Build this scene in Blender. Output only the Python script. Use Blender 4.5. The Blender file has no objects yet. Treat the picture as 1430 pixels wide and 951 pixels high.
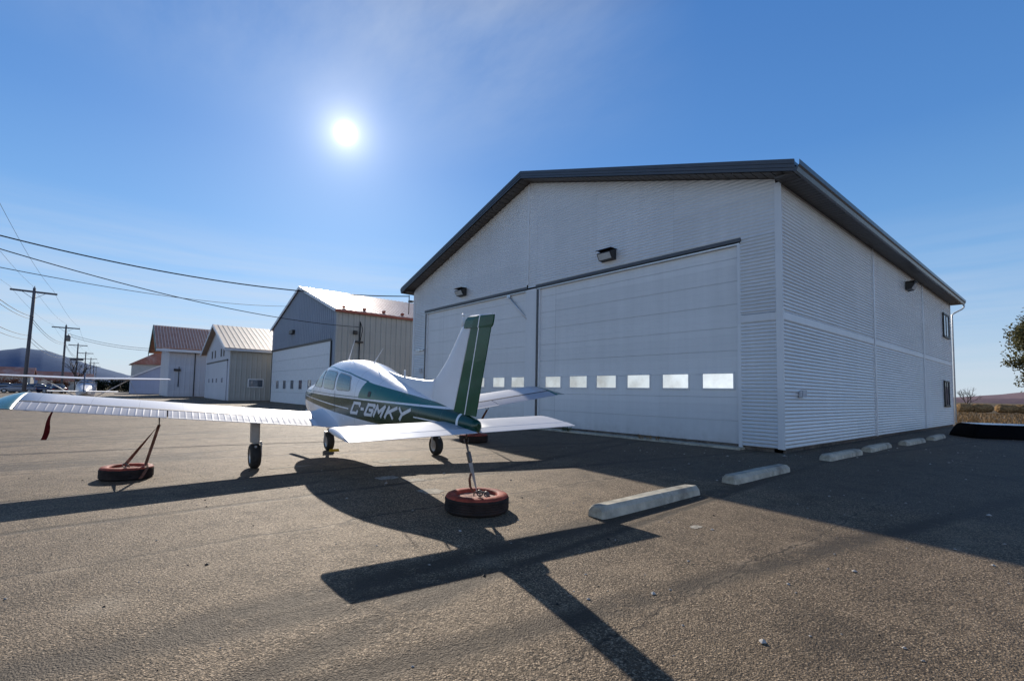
import bpy, bmesh, math, random
from mathutils import Vector, Matrix, noise as mnoise
R = math.radians
rnd = random.Random(7)
scene = bpy.context.scene
COL = scene.collection

# ------------------------------------------------------------------ helpers
def link(o):
    COL.objects.link(o); return o

def tag(o, label=None, cat=None, group=None, kind=None):
    if label: o['label'] = label
    if cat: o['category'] = cat
    if group: o['group'] = group
    if kind: o['kind'] = kind
    return o

def empty(name, loc=(0, 0, 0), rot=(0, 0, 0), label=None, cat=None, group=None):
    o = bpy.data.objects.new(name, None)
    o.location = loc; o.rotation_euler = rot
    o.empty_display_size = 0.3
    link(o)
    return tag(o, label, cat, group)

def copy_tree(o, parent=None):
    c = o.copy(); COL.objects.link(c)
    if parent: c.parent = parent
    for ch in list(o.children):
        copy_tree(ch, c)
    return c

class MB:
    """collects shapes into ONE mesh"""
    def __init__(self):
        self.bm = bmesh.new(); self.mi = 0
    def mat(self, i): self.mi = i; return self
    def face(self, vs, smooth=False):
        try:
            f = self.bm.faces.new(vs); f.material_index = self.mi; f.smooth = smooth; return f
        except ValueError:
            return None
    def verts(self, pts): return [self.bm.verts.new(p) for p in pts]
    def poly(self, pts): self.face(self.verts(pts)); return self
    def box(self, x0, x1, y0, y1, z0, z1, bevel=0, M=None):
        p = [(x, y, z) for z in (z0, z1) for y in (y0, y1) for x in (x0, x1)]
        if M is not None: p = [M @ Vector(q) for q in p]
        v = self.verts(p)
        fs = [self.face([v[i] for i in q]) for q in ((0,2,3,1),(4,5,7,6),(0,1,5,4),(2,6,7,3),(0,4,6,2),(1,3,7,5))]
        if bevel > 0:
            es = list({e for f in fs for e in f.edges})
            r = bmesh.ops.bevel(self.bm, geom=es, offset=bevel, segments=2, affect='EDGES', profile=0.6)
            for f in r['faces']: f.material_index = self.mi; f.smooth = True
        return self
    def prism(self, pts, axis, a, b):
        """polygon pts (2D) extruded along axis index"""
        def mk(p, t):
            q = list(p); q.insert(axis, t); return q
        v0 = self.verts([mk(p, a) for p in pts]); v1 = self.verts([mk(p, b) for p in pts])
        self.face(v0[::-1]); self.face(v1)
        n = len(pts)
        for i in range(n): self.face([v0[i], v0[(i+1) % n], v1[(i+1) % n], v1[i]])
        return self
    def grid(self, rows, smooth=True, closed=False):
        """rows of points"""
        vs = [self.verts(r) for r in rows]
        for a, b in zip(vs, vs[1:]):
            n = len(a)
            for i in range(n if closed else n-1):
                j = (i+1) % n
                self.face([a[i], a[j], b[j], b[i]], smooth)
        return vs
    def loft(self, rows, smooth=True, cap=True):
        vs = self.grid(rows, smooth, True)
        if cap:
            self.face(vs[0][::-1]); self.face(vs[-1])
        return self
    def tube(self, pts, r, seg=8, cap=True):
        pts = [Vector(p) for p in pts]; n = len(pts)
        rs = r if isinstance(r, (list, tuple)) else [r]*n
        rows = []; prev = None
        for i in range(n):
            t = (pts[min(i+1, n-1)] - pts[max(i-1, 0)]).normalized()
            if prev is None:
                a = Vector((0, 0, 1)) if abs(t.z) < .9 else Vector((1, 0, 0))
                u = t.cross(a).normalized()
            else:
                u = (prev - t*prev.dot(t)).normalized()
            prev = u; w = t.cross(u)
            rows.append([pts[i] + rs[i]*(math.cos(2*math.pi*k/seg)*u + math.sin(2*math.pi*k/seg)*w) for k in range(seg)])
        return self.loft(rows, True, cap)
    def ribbon(self, pts, w, side):
        """flat strap along pts; side = width direction"""
        s = Vector(side).normalized()*w/2
        rows = [[Vector(p)-s, Vector(p)+s] for p in pts]
        nrm = Vector((0, 0, 0.004))
        self.grid(rows)
        return self
    def lathe(self, prof, seg=32, axis=2, c=(0, 0, 0), mats=None):
        rows = []
        for k in range(seg):
            a = 2*math.pi*k/seg; row = []
            for (r, h) in prof:
                p = [r*math.cos(a), r*math.sin(a)]; p.insert(axis, h)
                row.append(Vector(p)+Vector(c))
            rows.append(row)
        vs = [self.verts(r) for r in rows]
        for k in range(seg):
            a, b = vs[k], vs[(k+1) % seg]
            for i in range(len(prof)-1):
                if mats: self.mi = mats[i]
                self.face([a[i], a[i+1], b[i+1], b[i]], True)
        return self
    def clip(self, co, no):
        g = self.bm.verts[:]+self.bm.edges[:]+self.bm.faces[:]
        bmesh.ops.bisect_plane(self.bm, geom=g, plane_co=co, plane_no=no, clear_outer=True)
        return self
    def ball(self, c, r, sub=2, sc=(1, 1, 1)):
        res = bmesh.ops.create_icosphere(self.bm, subdivisions=sub, radius=r)
        for v in res['verts']:
            v.co = Vector((v.co.x*sc[0], v.co.y*sc[1], v.co.z*sc[2]))+Vector(c)
        for f in {f for v in res['verts'] for f in v.link_faces}: f.smooth = True; f.material_index = self.mi
        return self
    def build(self, name, mats, parent=None, weld=False, fix=True):
        if weld: bmesh.ops.remove_doubles(self.bm, verts=self.bm.verts, dist=1e-4)
        if fix: bmesh.ops.recalc_face_normals(self.bm, faces=self.bm.faces)
        me = bpy.data.meshes.new(name); self.bm.to_mesh(me); self.bm.free()
        for m in (mats if isinstance(mats, (list, tuple)) else [mats]): me.materials.append(m)
        o = link(bpy.data.objects.new(name, me))
        if parent is not None: o.parent = parent
        return o

def corr(mb, along, z0, z1, off, pitch=.098, amp=.0155, vertical=False, flip=1, step=6):
    """corrugated sheet; along = ((x,y),(x,y)) plan line, off = outward plan normal; ribs horizontal (or vertical)"""
    (xa, ya), (xb, yb) = along
    L = math.hypot(xb-xa, yb-ya)
    if not vertical:
        n = max(2, int(round((z1-z0)/pitch*step))); rows = []
        for i in range(n+1):
            z = z0+(z1-z0)*i/n; d = amp*(math.sin(2*math.pi*z/pitch)+.22*math.sin(4*math.pi*z/pitch))
            rows.append([(xa+off[0]*d, ya+off[1]*d, z), (xb+off[0]*d, yb+off[1]*d, z)])
        mb.grid(rows)
    else:
        rows = []
        nb = int(L/pitch)
        for k in range(nb):
            for (t, d) in ((0, 0), (.12, amp), (.28, amp), (.40, 0)):
                s = min(1, (k+t)*pitch/L)
                rows.append([(xa+(xb-xa)*s+off[0]*d, ya+(yb-ya)*s+off[1]*d, z0), (xa+(xb-xa)*s+off[0]*d, ya+(yb-ya)*s+off[1]*d, z1)])
        rows.append([(xb, yb, z0), (xb, yb, z1)])
        mb.grid(rows, smooth=False)
    return mb

# ------------------------------------------------------------------ materials
class NT:
    def __init__(self, nt): self.nt = nt; self.n = nt.nodes; self.l = nt.links
    def node(self, t, **k):
        o = self.n.new(t)
        for a, b in k.items(): setattr(o, a, b)
        return o
    def put(self, sock, v):
        if isinstance(v, bpy.types.NodeSocket): self.l.new(v, sock)
        else: sock.default_value = v
    def m(self, op, a, b=0.0, c=0.0, clamp=False):
        o = self.node('ShaderNodeMath', operation=op); o.use_clamp = clamp
        self.put(o.inputs[0], a); self.put(o.inputs[1], b); self.put(o.inputs[2], c)
        return o.outputs[0]
    def mixc(self, f, a, b, bt='MIX'):
        o = self.node('ShaderNodeMix', data_type='RGBA', blend_type=bt)
        self.put(o.inputs[0], f)
        self.put(o.inputs[6], a if not isinstance(a, tuple) or len(a) == 4 else a+(1,))
        self.put(o.inputs[7], b if not isinstance(b, tuple) or len(b) == 4 else b+(1,))
        return o.outputs[2]
    def ramp(self, f, stops):
        o = self.node('ShaderNodeValToRGB'); e = o.color_ramp.elements
        while len(e) < len(stops): e.new(.5)
        for i, (p, c) in enumerate(stops):
            e[i].position = p; e[i].color = c if isinstance(c, tuple) and len(c) == 4 else ((c+(1,)) if isinstance(c, tuple) else (c, c, c, 1))
        self.put(o.inputs[0], f); return o.outputs[0]
    def noise(self, vec, scale, detail=3, rough=.55, out=0):
        o = self.node('ShaderNodeTexNoise'); self.put(o.inputs['Vector'], vec)
        o.inputs['Scale'].default_value = scale; o.inputs['Detail'].default_value = detail; o.inputs['Roughness'].default_value = rough
        return o.outputs[out]
    def mapping(self, vec, scale=(1, 1, 1), rot=(0, 0, 0), loc=(0, 0, 0)):
        o = self.node('ShaderNodeMapping'); self.put(o.inputs[0], vec)
        o.inputs['Scale'].default_value = scale; o.inputs['Rotation'].default_value = rot; o.inputs['Location'].default_value = loc
        return o.outputs[0]
    def bump(self, h, strength=.3, dist=.01):
        o = self.node('ShaderNodeBump'); o.inputs['Strength'].default_value = strength; o.inputs['Distance'].default_value = dist
        self.put(o.inputs['Height'], h); return o.outputs[0]

def newmat(name):
    m = bpy.data.materials.new(name); m.use_nodes = True
    t = NT(m.node_tree); b = m.node_tree.nodes['Principled BSDF']
    return m, t, b

def setp(b, **k):
    for a, v in k.items():
        b.inputs[{'rough': 'Roughness', 'metal': 'Metallic', 'spec': 'Specular IOR Level', 'coat': 'Coat Weight'}[a]].default_value = v

def mat(name, c, rough=.5, metal=0, spec=.5, var=.12, scale=3.0, bump=0, bscale=80, dirt=None, coat=0, stretch=None):
    """painted / raw surface with mottling, optional grime and fine bump"""
    m, t, b = newmat(name)
    co = t.node('ShaderNodeTexCoord').outputs['Object']
    if stretch: co2 = t.mapping(co, stretch)
    else: co2 = co
    n1 = t.noise(co2, scale, 5, .6)
    lo = tuple(x*(1-var) for x in c); hi = tuple(min(1, x*(1+var)) for x in c)
    col = t.ramp(n1, [(.3, lo), (.7, hi)])
    if dirt:
        n2 = t.noise(co2, scale*.37, 6, .7)
        col = t.mixc(t.ramp(n2, [(.48, 0.0), (.75, dirt[1])]), col, dirt[0])
    t.put(b.inputs['Base Color'], col)
    n3 = t.noise(co, scale*2.3, 4)
    t.put(b.inputs['Roughness'], t.m('ADD', t.m('MULTIPLY', n3, .22), max(.02, rough-.11)))
    setp(b, metal=metal, spec=spec, coat=coat)
    if bump: t.put(b.inputs['Normal'], t.bump(t.noise(co, bscale, 4), bump, .01))
    return m

M = {}
def vdirt_mat(name, c, rough, ground, amount=.35, top=.8, metal=0, var=.06, spec=.5, sheet=(3.1, .88)):
    """wall cladding: separate sheets a shade apart, faint vertical streaks, splash-back grime near the ground"""
    m, t, b = newmat(name)
    co = t.node('ShaderNodeTexCoord').outputs['Object']
    sx = t.node('ShaderNodeSeparateXYZ'); t.put(sx.inputs[0], co)
    st = t.noise(t.mapping(co, (2.2, 2.2, .12)), 1.6, 5, .65)
    bl = t.noise(co, .35, 4, .6)
    f = t.m('MULTIPLY', st, bl)
    lo = tuple(x*(1-var*1.9) for x in c)
    col = t.ramp(f, [(.10, lo), (.42, c)])
    h = t.m('DIVIDE', t.m('ADD', sx.outputs[0], sx.outputs[1]), sheet[0]); v = t.m('DIVIDE', sx.outputs[2], sheet[1])
    wn = t.node('ShaderNodeTexWhiteNoise', noise_dimensions='2D'); cx = t.node('ShaderNodeCombineXYZ')
    t.put(cx.inputs[0], t.m('FLOOR', h)); t.put(cx.inputs[1], t.m('FLOOR', v)); t.put(wn.inputs['Vector'], cx.outputs[0])
    sh = t.m('ADD', .955, t.m('MULTIPLY', wn.outputs['Value'], .07))
    lap = t.m('LESS_THAN', t.m('FRACT', h), .004)
    sh = t.m('SUBTRACT', sh, t.m('MULTIPLY', lap, .18))
    sc = t.node('ShaderNodeCombineColor')
    for i in range(3): t.put(sc.inputs[i], sh)
    col = t.mixc(1.0, col, sc.outputs[0], 'MULTIPLY')
    g = t.m('SUBTRACT', 1.0, t.m('DIVIDE', sx.outputs[2], top), clamp=True)
    g = t.m('MULTIPLY', t.m('MULTIPLY', g, g), t.m('MULTIPLY', t.noise(co, 5, 5), amount*1.8))
    col = t.mixc(g, col, ground)
    run = t.m('MULTIPLY', t.ramp(t.noise(t.mapping(co, (7, 7, .10)), 1.3, 4, .7), [(.60, 0.0), (.78, .28)]), bl)
    col = t.mixc(run, col, tuple(x*.55 for x in c))
    t.put(b.inputs['Base Color'], col)
    t.put(b.inputs['Roughness'], t.m('ADD', t.m('MULTIPLY', bl, .2), rough-.1))
    t.put(b.inputs['Normal'], t.bump(t.noise(co, .7, 2), .07, .03))
    setp(b, metal=metal, spec=spec)
    return m

M['siding'] = vdirt_mat('siding_white_metal', (.75, .745, .735), .36, (.20, .16, .12), .5, .8, .2)
M['trim'] = vdirt_mat('trim_white', (.74, .74, .74), .4, (.2, .16, .12), .3, .6)
M['door'] = vdirt_mat('door_white_enamel', (.75, .745, .735), .42, (.22, .18, .14), .5, 1.2, 0, .06, .5, (8.2, .655))
M['fascia'] = mat('fascia_dark_metal', (.055, .055, .062), .33, .0, .6, .1, 2)
M['soffit'] = mat('soffit_dark', (.10, .088, .08), .5, 0, .4, .1, 2)
M['gutter'] = mat('gutter_dark_metal', (.06, .058, .06), .3, .2, .6, .1, 3)
M['alu'] = mat('bare_aluminium', (.62, .63, .64), .38, .75, .5, .08, 8)
M['dark'] = mat('dark_bronze', (.03, .027, .025), .45, .2, .5, .15, 6)
M['rubber_seal'] = mat('black_rubber', (.02, .02, .02), .7, 0, .3, .2, 10)
M['concrete'] = mat('cast_concrete', (.50, .455, .355), .85, 0, .3, .25, 6, .8, 60, ((.13, .11, .09), .8))
M['found'] = mat('foundation_concrete', (.15, .12, .095), .9, 0, .2, .4, 9, .8, 30, ((.04, .035, .03), .8))
M['lens'] = mat('lamp_lens', (.5, .52, .52), .2, 0, .6, .15, 30)
M['greybox'] = mat('grey_box', (.45, .46, .48), .5, 0, .5, .05, 8)

def glass_mat(name, c, rough=.06, spec=1.0, see=0.0):
    m, t, b = newmat(name)
    co = t.node('ShaderNodeTexCoord').outputs['Object']
    t.put(b.inputs['Base Color'], t.ramp(t.noise(co, 2.5, 3), [(.3, tuple(x*.7 for x in c)), (.7, tuple(x*1.2 for x in c))]))
    setp(b, rough=rough, spec=spec)
    b.inputs['IOR'].default_value = 1.7
    t.put(b.inputs['Normal'], t.bump(t.noise(co, 2.2, 1), .12, .05))
    return m
def mirror_pane():
    m, t, b = newmat('door_pane')
    co = t.node('ShaderNodeTexCoord').outputs['Object']
    t.put(b.inputs['Base Color'], t.ramp(t.noise(co, 1.3, 3), [(.36, (.72, .66, .60)), (.6, (.97, .92, .86))]))
    setp(b, rough=.04, metal=1.0)
    t.put(b.inputs['Normal'], t.bump(t.noise(co, 1.6, 2), .10, .05))
    return m
M['doorglass'] = mirror_pane()
M['darkglass'] = glass_mat('window_pane', (.10, .12, .15), .05)
M['planeglass'] = glass_mat('cabin_glass', (.055, .11, .105), .05)
M['whiteglass'] = glass_mat('curtained_pane', (.62, .64, .66), .1)

# aircraft paint
GREEN = (.002, .042, .020)
GREEN_LIT = (.004, .115, .070)  # same green, with the sun's reflection on the upper wedge lightened in
WHITE = (.80, .80, .81)
M['white'] = mat('aircraft_white', (.72, .72, .74), .42, 0, .35, .03, 2, 0, 80, ((.5, .48, .44), .14), 0)
def wing_mat():
    m, t, b = newmat('wing_white')
    co = t.node('ShaderNodeTexCoord').outputs['Object']
    sx = t.node('ShaderNodeSeparateXYZ'); t.put(sx.inputs[0], co)
    col = t.ramp(t.noise(co, 2, 5, .6), [(.3, (.68, .68, .70)), (.7, (.73, .73, .75))])
    a = t.m('LESS_THAN', t.m('FRACT', t.m('DIVIDE', t.m('ABSOLUTE', sx.outputs[1]), .585)), .010)
    c = t.m('LESS_THAN', t.m('ABSOLUTE', t.m('SUBTRACT', sx.outputs[0], .33)), .005)
    col = t.mixc(t.m('MULTIPLY', t.m('ADD', a, c, clamp=True), .45), col, (.16, .16, .17))
    col = t.mixc(t.ramp(t.noise(t.mapping(co, (.7, 4, 1)), 1.8, 6, .7), [(.55, 0.0), (.8, .25)]), col, (.34, .33, .31))
    t.put(b.inputs['Base Color'], col); setp(b, rough=.42, spec=.35)
    t.put(b.inputs['Normal'], t.bump(t.noise(co, 4, 2), .10, .015))
    return m
M['wingwhite'] = wing_mat()
M['whiteflap'] = mat('aircraft_white_shaded', (.50, .50, .53), .6, 0, .2, .05, 3)  # aft-tilted control surfaces catch less sun; that shade is greyed into the white
M['green'] = mat('aircraft_green', (.010, .075, .05), .22, 0, .5, .15, 3, 0, 80, None, .6)
M['tipgreen'] = mat('aircraft_tip_green', (.025, .16, .14), .25, 0, .5, .15, 3, 0, 80, None, .5)
M['gearpaint'] = mat('gear_grey', (.42, .41, .39), .45, .1, .5, .15, 12, 0, 80, ((.1, .09, .08), .5))
M['tyre'] = mat('tyre_rubber', (.022, .021, .02), .75, 0, .35, .3, 14, .2, 60, ((.09, .08, .065), .5))
M['oldtyre'] = mat('weathered_tie_down_tyre', (.026, .020, .018), .85, 0, .25, .45, 9, .5, 60, ((.075, .04, .03), .6))
M['rim'] = mat('wheel_rim', (.45, .45, .45), .4, .6, .5, .15, 14)
M['steel'] = mat('weathered_steel', (.16, .15, .14), .5, .8, .5, .25, 12)

def fuselage_mat():
    m, t, b = newmat('fuselage_paint')
    co = t.node('ShaderNodeTexCoord').outputs['Object']
    s = t.node('ShaderNodeSeparateXYZ'); t.put(s.inputs[0], co)
    x, z = s.outputs[0], s.outputs[2]
    def AND(a, c): return t.m('MULTIPLY', a, c)
    def gt(a, c): return t.m('GREATER_THAN', a, c)
    def lt(a, c): return t.m('LESS_THAN', a, c)
    zp = t.m('SUBTRACT', 1.322, t.m('MULTIPLY', x, .0317))             # white pinstripe height
    d = t.m('SUBTRACT', z, zp)
    cv = t.node('ShaderNodeFloatCurve'); c = cv.mapping.curves[0]
    pts = [(-4.7, 1.40), (-3.9, 1.475), (-3.01, 1.549), (-2.29, 1.612), (-1.88, 1.648), (-1.5, 1.70), (-.85, 1.79), (.19, 1.862), (.75, 1.85), (2.8, 1.8)]
    while len(c.points) < len(pts): c.points.new(.5, .5)
    for p, (px, pz) in zip(c.points, pts):
        p.location = ((px+5)/8, pz-1.0); p.handle_type = 'VECTOR'
    cv.mapping.update()
    t.put(cv.inputs['Value'], t.m('DIVIDE', t.m('ADD', x, 5), 8))
    zr = t.m('ADD', cv.outputs[0], 1.0)
    # lower bound of the dark band
    zl = t.m('ADD', 1.045, t.m('MULTIPLY', x, .012))
    zl = t.m('ADD', zl, t.m('MULTIPLY', t.m('MAXIMUM', t.m('SUBTRACT', -2.6, x), 0), .11))
    band = AND(gt(z, zl), lt(d, -.014))
    pin2 = AND(lt(t.m('ABSOLUTE', t.m('SUBTRACT', z, 1.165)), .010), gt(x, -1.12))
    pin3 = AND(lt(t.m('ABSOLUTE', t.m('SUBTRACT', z, 1.255)), .009), lt(x, -3.28))
    band = AND(band, t.m('SUBTRACT', 1.0, t.m('ADD', pin2, pin3, clamp=True)))
    # upper green wedge, curved at its front
    fx = t.m('SUBTRACT', -1.50, t.m('MULTIPLY', t.m('POWER', t.m('MAXIMUM', t.m('SUBTRACT', z, 1.36), 0), 2), 1.5))
    wedge = AND(AND(gt(d, .014), lt(z, zr)), lt(x, fx))
    rl = AND(lt(t.m('ABSOLUTE', t.m('SUBTRACT', z, zr)), .010), AND(gt(x, -1.7), lt(x, .8)))
    thin = AND(lt(t.m('ABSOLUTE', t.m('SUBTRACT', d, .028)), .006), gt(x, -1.55))
    tail = AND(lt(x, -4.30), gt(z, 1.1)); ring = lt(t.m('ABSOLUTE', t.m('ADD', x, 4.31)), .022)
    n = t.noise(co, 2, 5)
    white = t.ramp(n, [(.3, (.78, .78, .79)), (.7, (.82, .82, .83))])
    col = t.mixc(wedge, white, GREEN_LIT)
    col = t.mixc(band, col, GREEN)
    col = t.mixc(t.m('ADD', rl, thin, clamp=True), col, (.03, .12, .10))
    col = t.mixc(tail, col, GREEN); col = t.mixc(ring, col, WHITE)
    for xs_ in (.52, -1.36, -2.05, -2.72, -3.38, -3.95):
        ln = t.m('LESS_THAN', t.m('ABSOLUTE', t.m('SUBTRACT', x, xs_)), .0035)
        col = t.mixc(t.m('MULTIPLY', ln, .55), col, (.08, .08, .085))
    grime = t.m('MULTIPLY', t.ramp(t.noise(t.mapping(co, (.6, 2, 3)), 2.2, 6, .7), [(.5, 0.0), (.8, .35)]), t.m('SUBTRACT', 1.0, t.m('DIVIDE', t.m('SUBTRACT', z, .5), .6), clamp=True))
    col = t.mixc(grime, col, (.20, .18, .15))
    t.put(b.inputs['Base Color'], col)
    t.put(b.inputs['Normal'], t.bump(t.noise(co, 3.2, 2), .12, .02))
    t.put(b.inputs['Roughness'], t.m('ADD', .14, t.m('MULTIPLY', t.noise(co, 6, 4), .2)))
    setp(b, coat=.25, spec=.45)
    return m
M['fuselage'] = fuselage_mat()

def rudder_mat():
    m, t, b = newmat('rudder_paint')
    co = t.node('ShaderNodeTexCoord').outputs['Object']
    s = t.node('ShaderNodeSeparateXYZ'); t.put(s.inputs[0], co)
    x, z = s.outputs[0], s.outputs[2]
    ln = t.m('ABSOLUTE', t.m('ADD', x, t.m('ADD', 4.375, t.m('MULTIPLY', t.m('SUBTRACT', z, 1.41), .245))))
    f = t.m('ADD', t.m('LESS_THAN', ln, .009), t.m('GREATER_THAN', z, 2.648), clamp=True)
    g = t.ramp(t.noise(co, 4, 4), [(.3, (.002, .055, .024)), (.7, (.004, .082, .036))])
    t.put(b.inputs['Base Color'], t.mixc(f, g, WHITE))
    setp(b, rough=.26, coat=.2, spec=.4)
    return m
M['rudder'] = rudder_mat()

def asphalt_mat():
    m, t, b = newmat('old_asphalt')
    co = t.node('ShaderNodeTexCoord').outputs['Object']
    big = t.noise(co, .16, 4, .6)
    mid = t.noise(co, .9, 6, .65)
    mid2 = t.noise(t.mapping(co, (1, 1, 1), (0, 0, 0), (31, 7, 0)), 2.3, 6, .7)
    streak = t.noise(t.mapping(co, (1.0, .10, 1), (0, 0, R(3))), 1.0, 7, .7)
    fine = t.noise(co, 34, 4, .7)
    def vor(scale, feat='F1'):
        v = t.node('ShaderNodeTexVoronoi', feature=feat); t.put(v.inputs['Vector'], co); v.inputs['Scale'].default_value = scale
        sc = t.node('ShaderNodeSeparateColor'); t.put(sc.inputs[0], v.outputs['Color'])
        return v.outputs['Distance'], sc.outputs[0]
    vd, rv = vor(92); vd2, rv2 = vor(170); vd3, rv3 = vor(28)
    tone = t.m('ADD', t.m('MULTIPLY', rv, .55), t.m('MULTIPLY', rv2, .45))
    stone = t.ramp(tone, [(.10, (.026, .019, .014)), (.34, (.105, .077, .053)), (.64, (.215, .163, .112)), (.90, (.62, .49, .36))])
    # open pits where the binder has worn out
    pit = t.ramp(t.m('ADD', t.m('MULTIPLY', t.noise(co, 48, 3, .6), .7), t.m('MULTIPLY', mid2, .3)), [(.38, .92), (.49, 0.0)])
    stone = t.mixc(pit, stone, (.012, .010, .009))
    gap = t.ramp(vd, [(.42, 0.0), (.75, .55)])
    stone = t.mixc(gap, stone, (.022, .018, .015))
    patch = t.ramp(big, [(.32, (.62, .60, .58)), (.66, (1.22, 1.18, 1.10))])
    col = t.mixc(1.0, stone, patch, 'MULTIPLY')
    dust = t.ramp(mid, [(.50, 0.0), (.72, .50)])
    col = t.mixc(t.m('MULTIPLY', dust, t.ramp(rv2, [(.2, .35), (.7, 1.0)])), col, (.23, .175, .117))
    dk = t.ramp(t.m('ADD', t.m('MULTIPLY', streak, .75), t.m('MULTIPLY', mid2, .25)), [(.32, .72), (.45, 0.0)])
    col = t.mixc(dk, col, (.030, .023, .018))
    lt_ = t.ramp(t.m('ADD', t.m('MULTIPLY', streak, .7), t.m('MULTIPLY', mid2, .3)), [(.57, 0.0), (.70, .5)])
    col = t.mixc(lt_, col, (.31, .24, .165))
    # irregular cracked seams, broken up along their length
    wob = t.mixc(.10, co, t.noise(co, 1.7, 5, .7, 1), 'ADD')
    wv = t.node('ShaderNodeTexVoronoi', feature='DISTANCE_TO_EDGE')
    t.put(wv.inputs['Vector'], t.mapping(wob, (.34, .045, .0), (0, 0, R(3))))
    wv.inputs['Scale'].default_value = 1.0
    crack = t.ramp(wv.outputs['Distance'], [(.008, .85), (.030, 0.0)])
    crack = t.m('MULTIPLY', crack, t.ramp(mid2, [(.36, 0.0), (.48, 1.0)]))
    col = t.mixc(crack, col, (.028, .024, .021))
    # long construction joints running across the apron, opened and refilled with tar
    sp_ = t.node('ShaderNodeSeparateXYZ'); t.put(sp_.inputs[0], co)
    wx = t.m('ADD', sp_.outputs[0], t.m('MULTIPLY', t.m('SUBTRACT', t.noise(co, .8, 6, .72), .5), .55))
    jn = None
    for x0, w0 in ((-1.9, .016), (-5.35, .030), (-8.95, .022), (-11.6, .03), (-13.2, .035), (-15.9, .04), (-18.8, .05), (-22.5, .06), (-27, .08), (-33, .10)):
        g_ = t.m('DIVIDE', t.m('ABSOLUTE', t.m('SUBTRACT', wx, x0)), w0)
        jn = g_ if jn is None else t.m('MINIMUM', jn, g_)
    halo = t.ramp(t.m('DIVIDE', jn, 10), [(.10, .45), (.55, 0.0)])
    col = t.mixc(t.m('MULTIPLY', halo, t.ramp(mid2, [(.46, 0.0), (.60, 1.0)])), col, (.30, .235, .165))
    jf = t.m('MULTIPLY', t.ramp(jn, [(.55, .92), (1.0, 0.0)]), t.ramp(fine, [(.40, .25), (.52, 1.0)]))
    jf = t.m('MULTIPLY', jf, t.ramp(mid2, [(.34, .15), (.48, 1.0)]))
    col = t.mixc(jf, col, (.012, .010, .009))
    # oil and damp stains
    st = t.noise(t.mapping(co, (1, 1, 1), (0, 0, 0), (13, 44, 0)), .55, 5, .62)
    col = t.mixc(t.ramp(st, [(.60, 0.0), (.70, .6)]), col, (.018, .015, .013))
    # pale worn spots
    sp = t.node('ShaderNodeTexVoronoi', feature='F1'); t.put(sp.inputs['Vector'], t.mixc(.16, co, t.noise(co, 2.6, 5, .7, 1), 'ADD')); sp.inputs['Scale'].default_value = .42
    spot = t.ramp(sp.outputs['Distance'], [(.03, .8), (.12, 0.0)])
    col = t.mixc(t.m('MULTIPLY', spot, t.ramp(fine, [(.35, .2), (.6, 1.0)])), col, (.34, .285, .215))
    # hangar shade deepened in the colour: darker asphalt along the apron
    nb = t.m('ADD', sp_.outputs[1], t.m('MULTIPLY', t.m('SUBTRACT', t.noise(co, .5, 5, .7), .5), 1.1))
    shade_mask = t.m('MULTIPLY', t.ramp(t.m('DIVIDE', nb, 20), [(.395, 0.0), (.425, .62)]), t.ramp(t.m('DIVIDE', t.m('ADD', sp_.outputs[0], 30), 30), [(.50, 0.0), (.56, 1.0)]))
    col = t.mixc(shade_mask, col, t.mixc(.35, (.030, .030, .032), stone))
    tint = t.node('ShaderNodeVectorMath', operation='MULTIPLY'); t.put(tint.inputs[0], col); tint.inputs[1].default_value = (1.18, 1.14, 1.06)
    col = tint.outputs[0]
    t.put(b.inputs['Base Color'], col)
    t.put(b.inputs['Roughness'], t.m('ADD', .64, t.m('MULTIPLY', fine, .2)))
    setp(b, spec=.62); b.inputs['Specular Tint'].default_value = (1.0, .78, .54, 1)
    h = t.m('SUBTRACT', t.m('MULTIPLY', fine, .6), t.m('ADD', t.m('MULTIPLY', vd, .8), t.m('MULTIPLY', pit, .9)))
    b1 = t.bump(h, .9, .0085)
    bb = t.node('ShaderNodeBump'); bb.inputs['Strength'].default_value = .3; bb.inputs['Distance'].default_value = .05
    t.put(bb.inputs['Height'], t.m('SUBTRACT', mid, t.m('ADD', crack, jf))); t.put(bb.inputs['Normal'], b1)
    t.put(b.inputs['Normal'], bb.outputs[0])
    return m
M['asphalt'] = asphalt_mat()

def earth_mat(name, a, c, d, sc=1.0):
    m, t, b = newmat(name)
    co = t.node('ShaderNodeTexCoord').outputs['Object']
    n = t.noise(co, .5*sc, 8, .7); n2 = t.noise(co, 6*sc, 6, .7)
    col = t.ramp(t.m('ADD', t.m('MULTIPLY', n, .5), t.m('MULTIPLY', n2, .5)), [(.35, a), (.52, c), (.68, d)])
    t.put(b.inputs['Base Color'], col); setp(b, rough=.95, spec=.1)
    t.put(b.inputs['Normal'], t.bump(n2, .8, .06))
    return m
M['wornpaint'] = mat('worn_pale_marking', (.42, .37, .29), .85, 0, .2, .4, 22, .6, 60, ((.16, .13, .10), .9))
M['ground'] = earth_mat('dry_grass_ground', (.075, .062, .036), (.14, .115, .065), (.21, .175, .10))
M['field'] = earth_mat('stubble_soil', (.06, .042, .026), (.13, .095, .058), (.22, .165, .10), 1.5)
M['hill_haze'] = earth_mat('far_wooded_hill', (.030, .080, .17), (.042, .100, .20), (.065, .125, .225), .02)  # distance haze painted in as a blue base colour
M['hill_rust'] = earth_mat('autumn_hill', (.15, .11, .13), (.20, .14, .145), (.25, .18, .165), .02)

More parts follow.
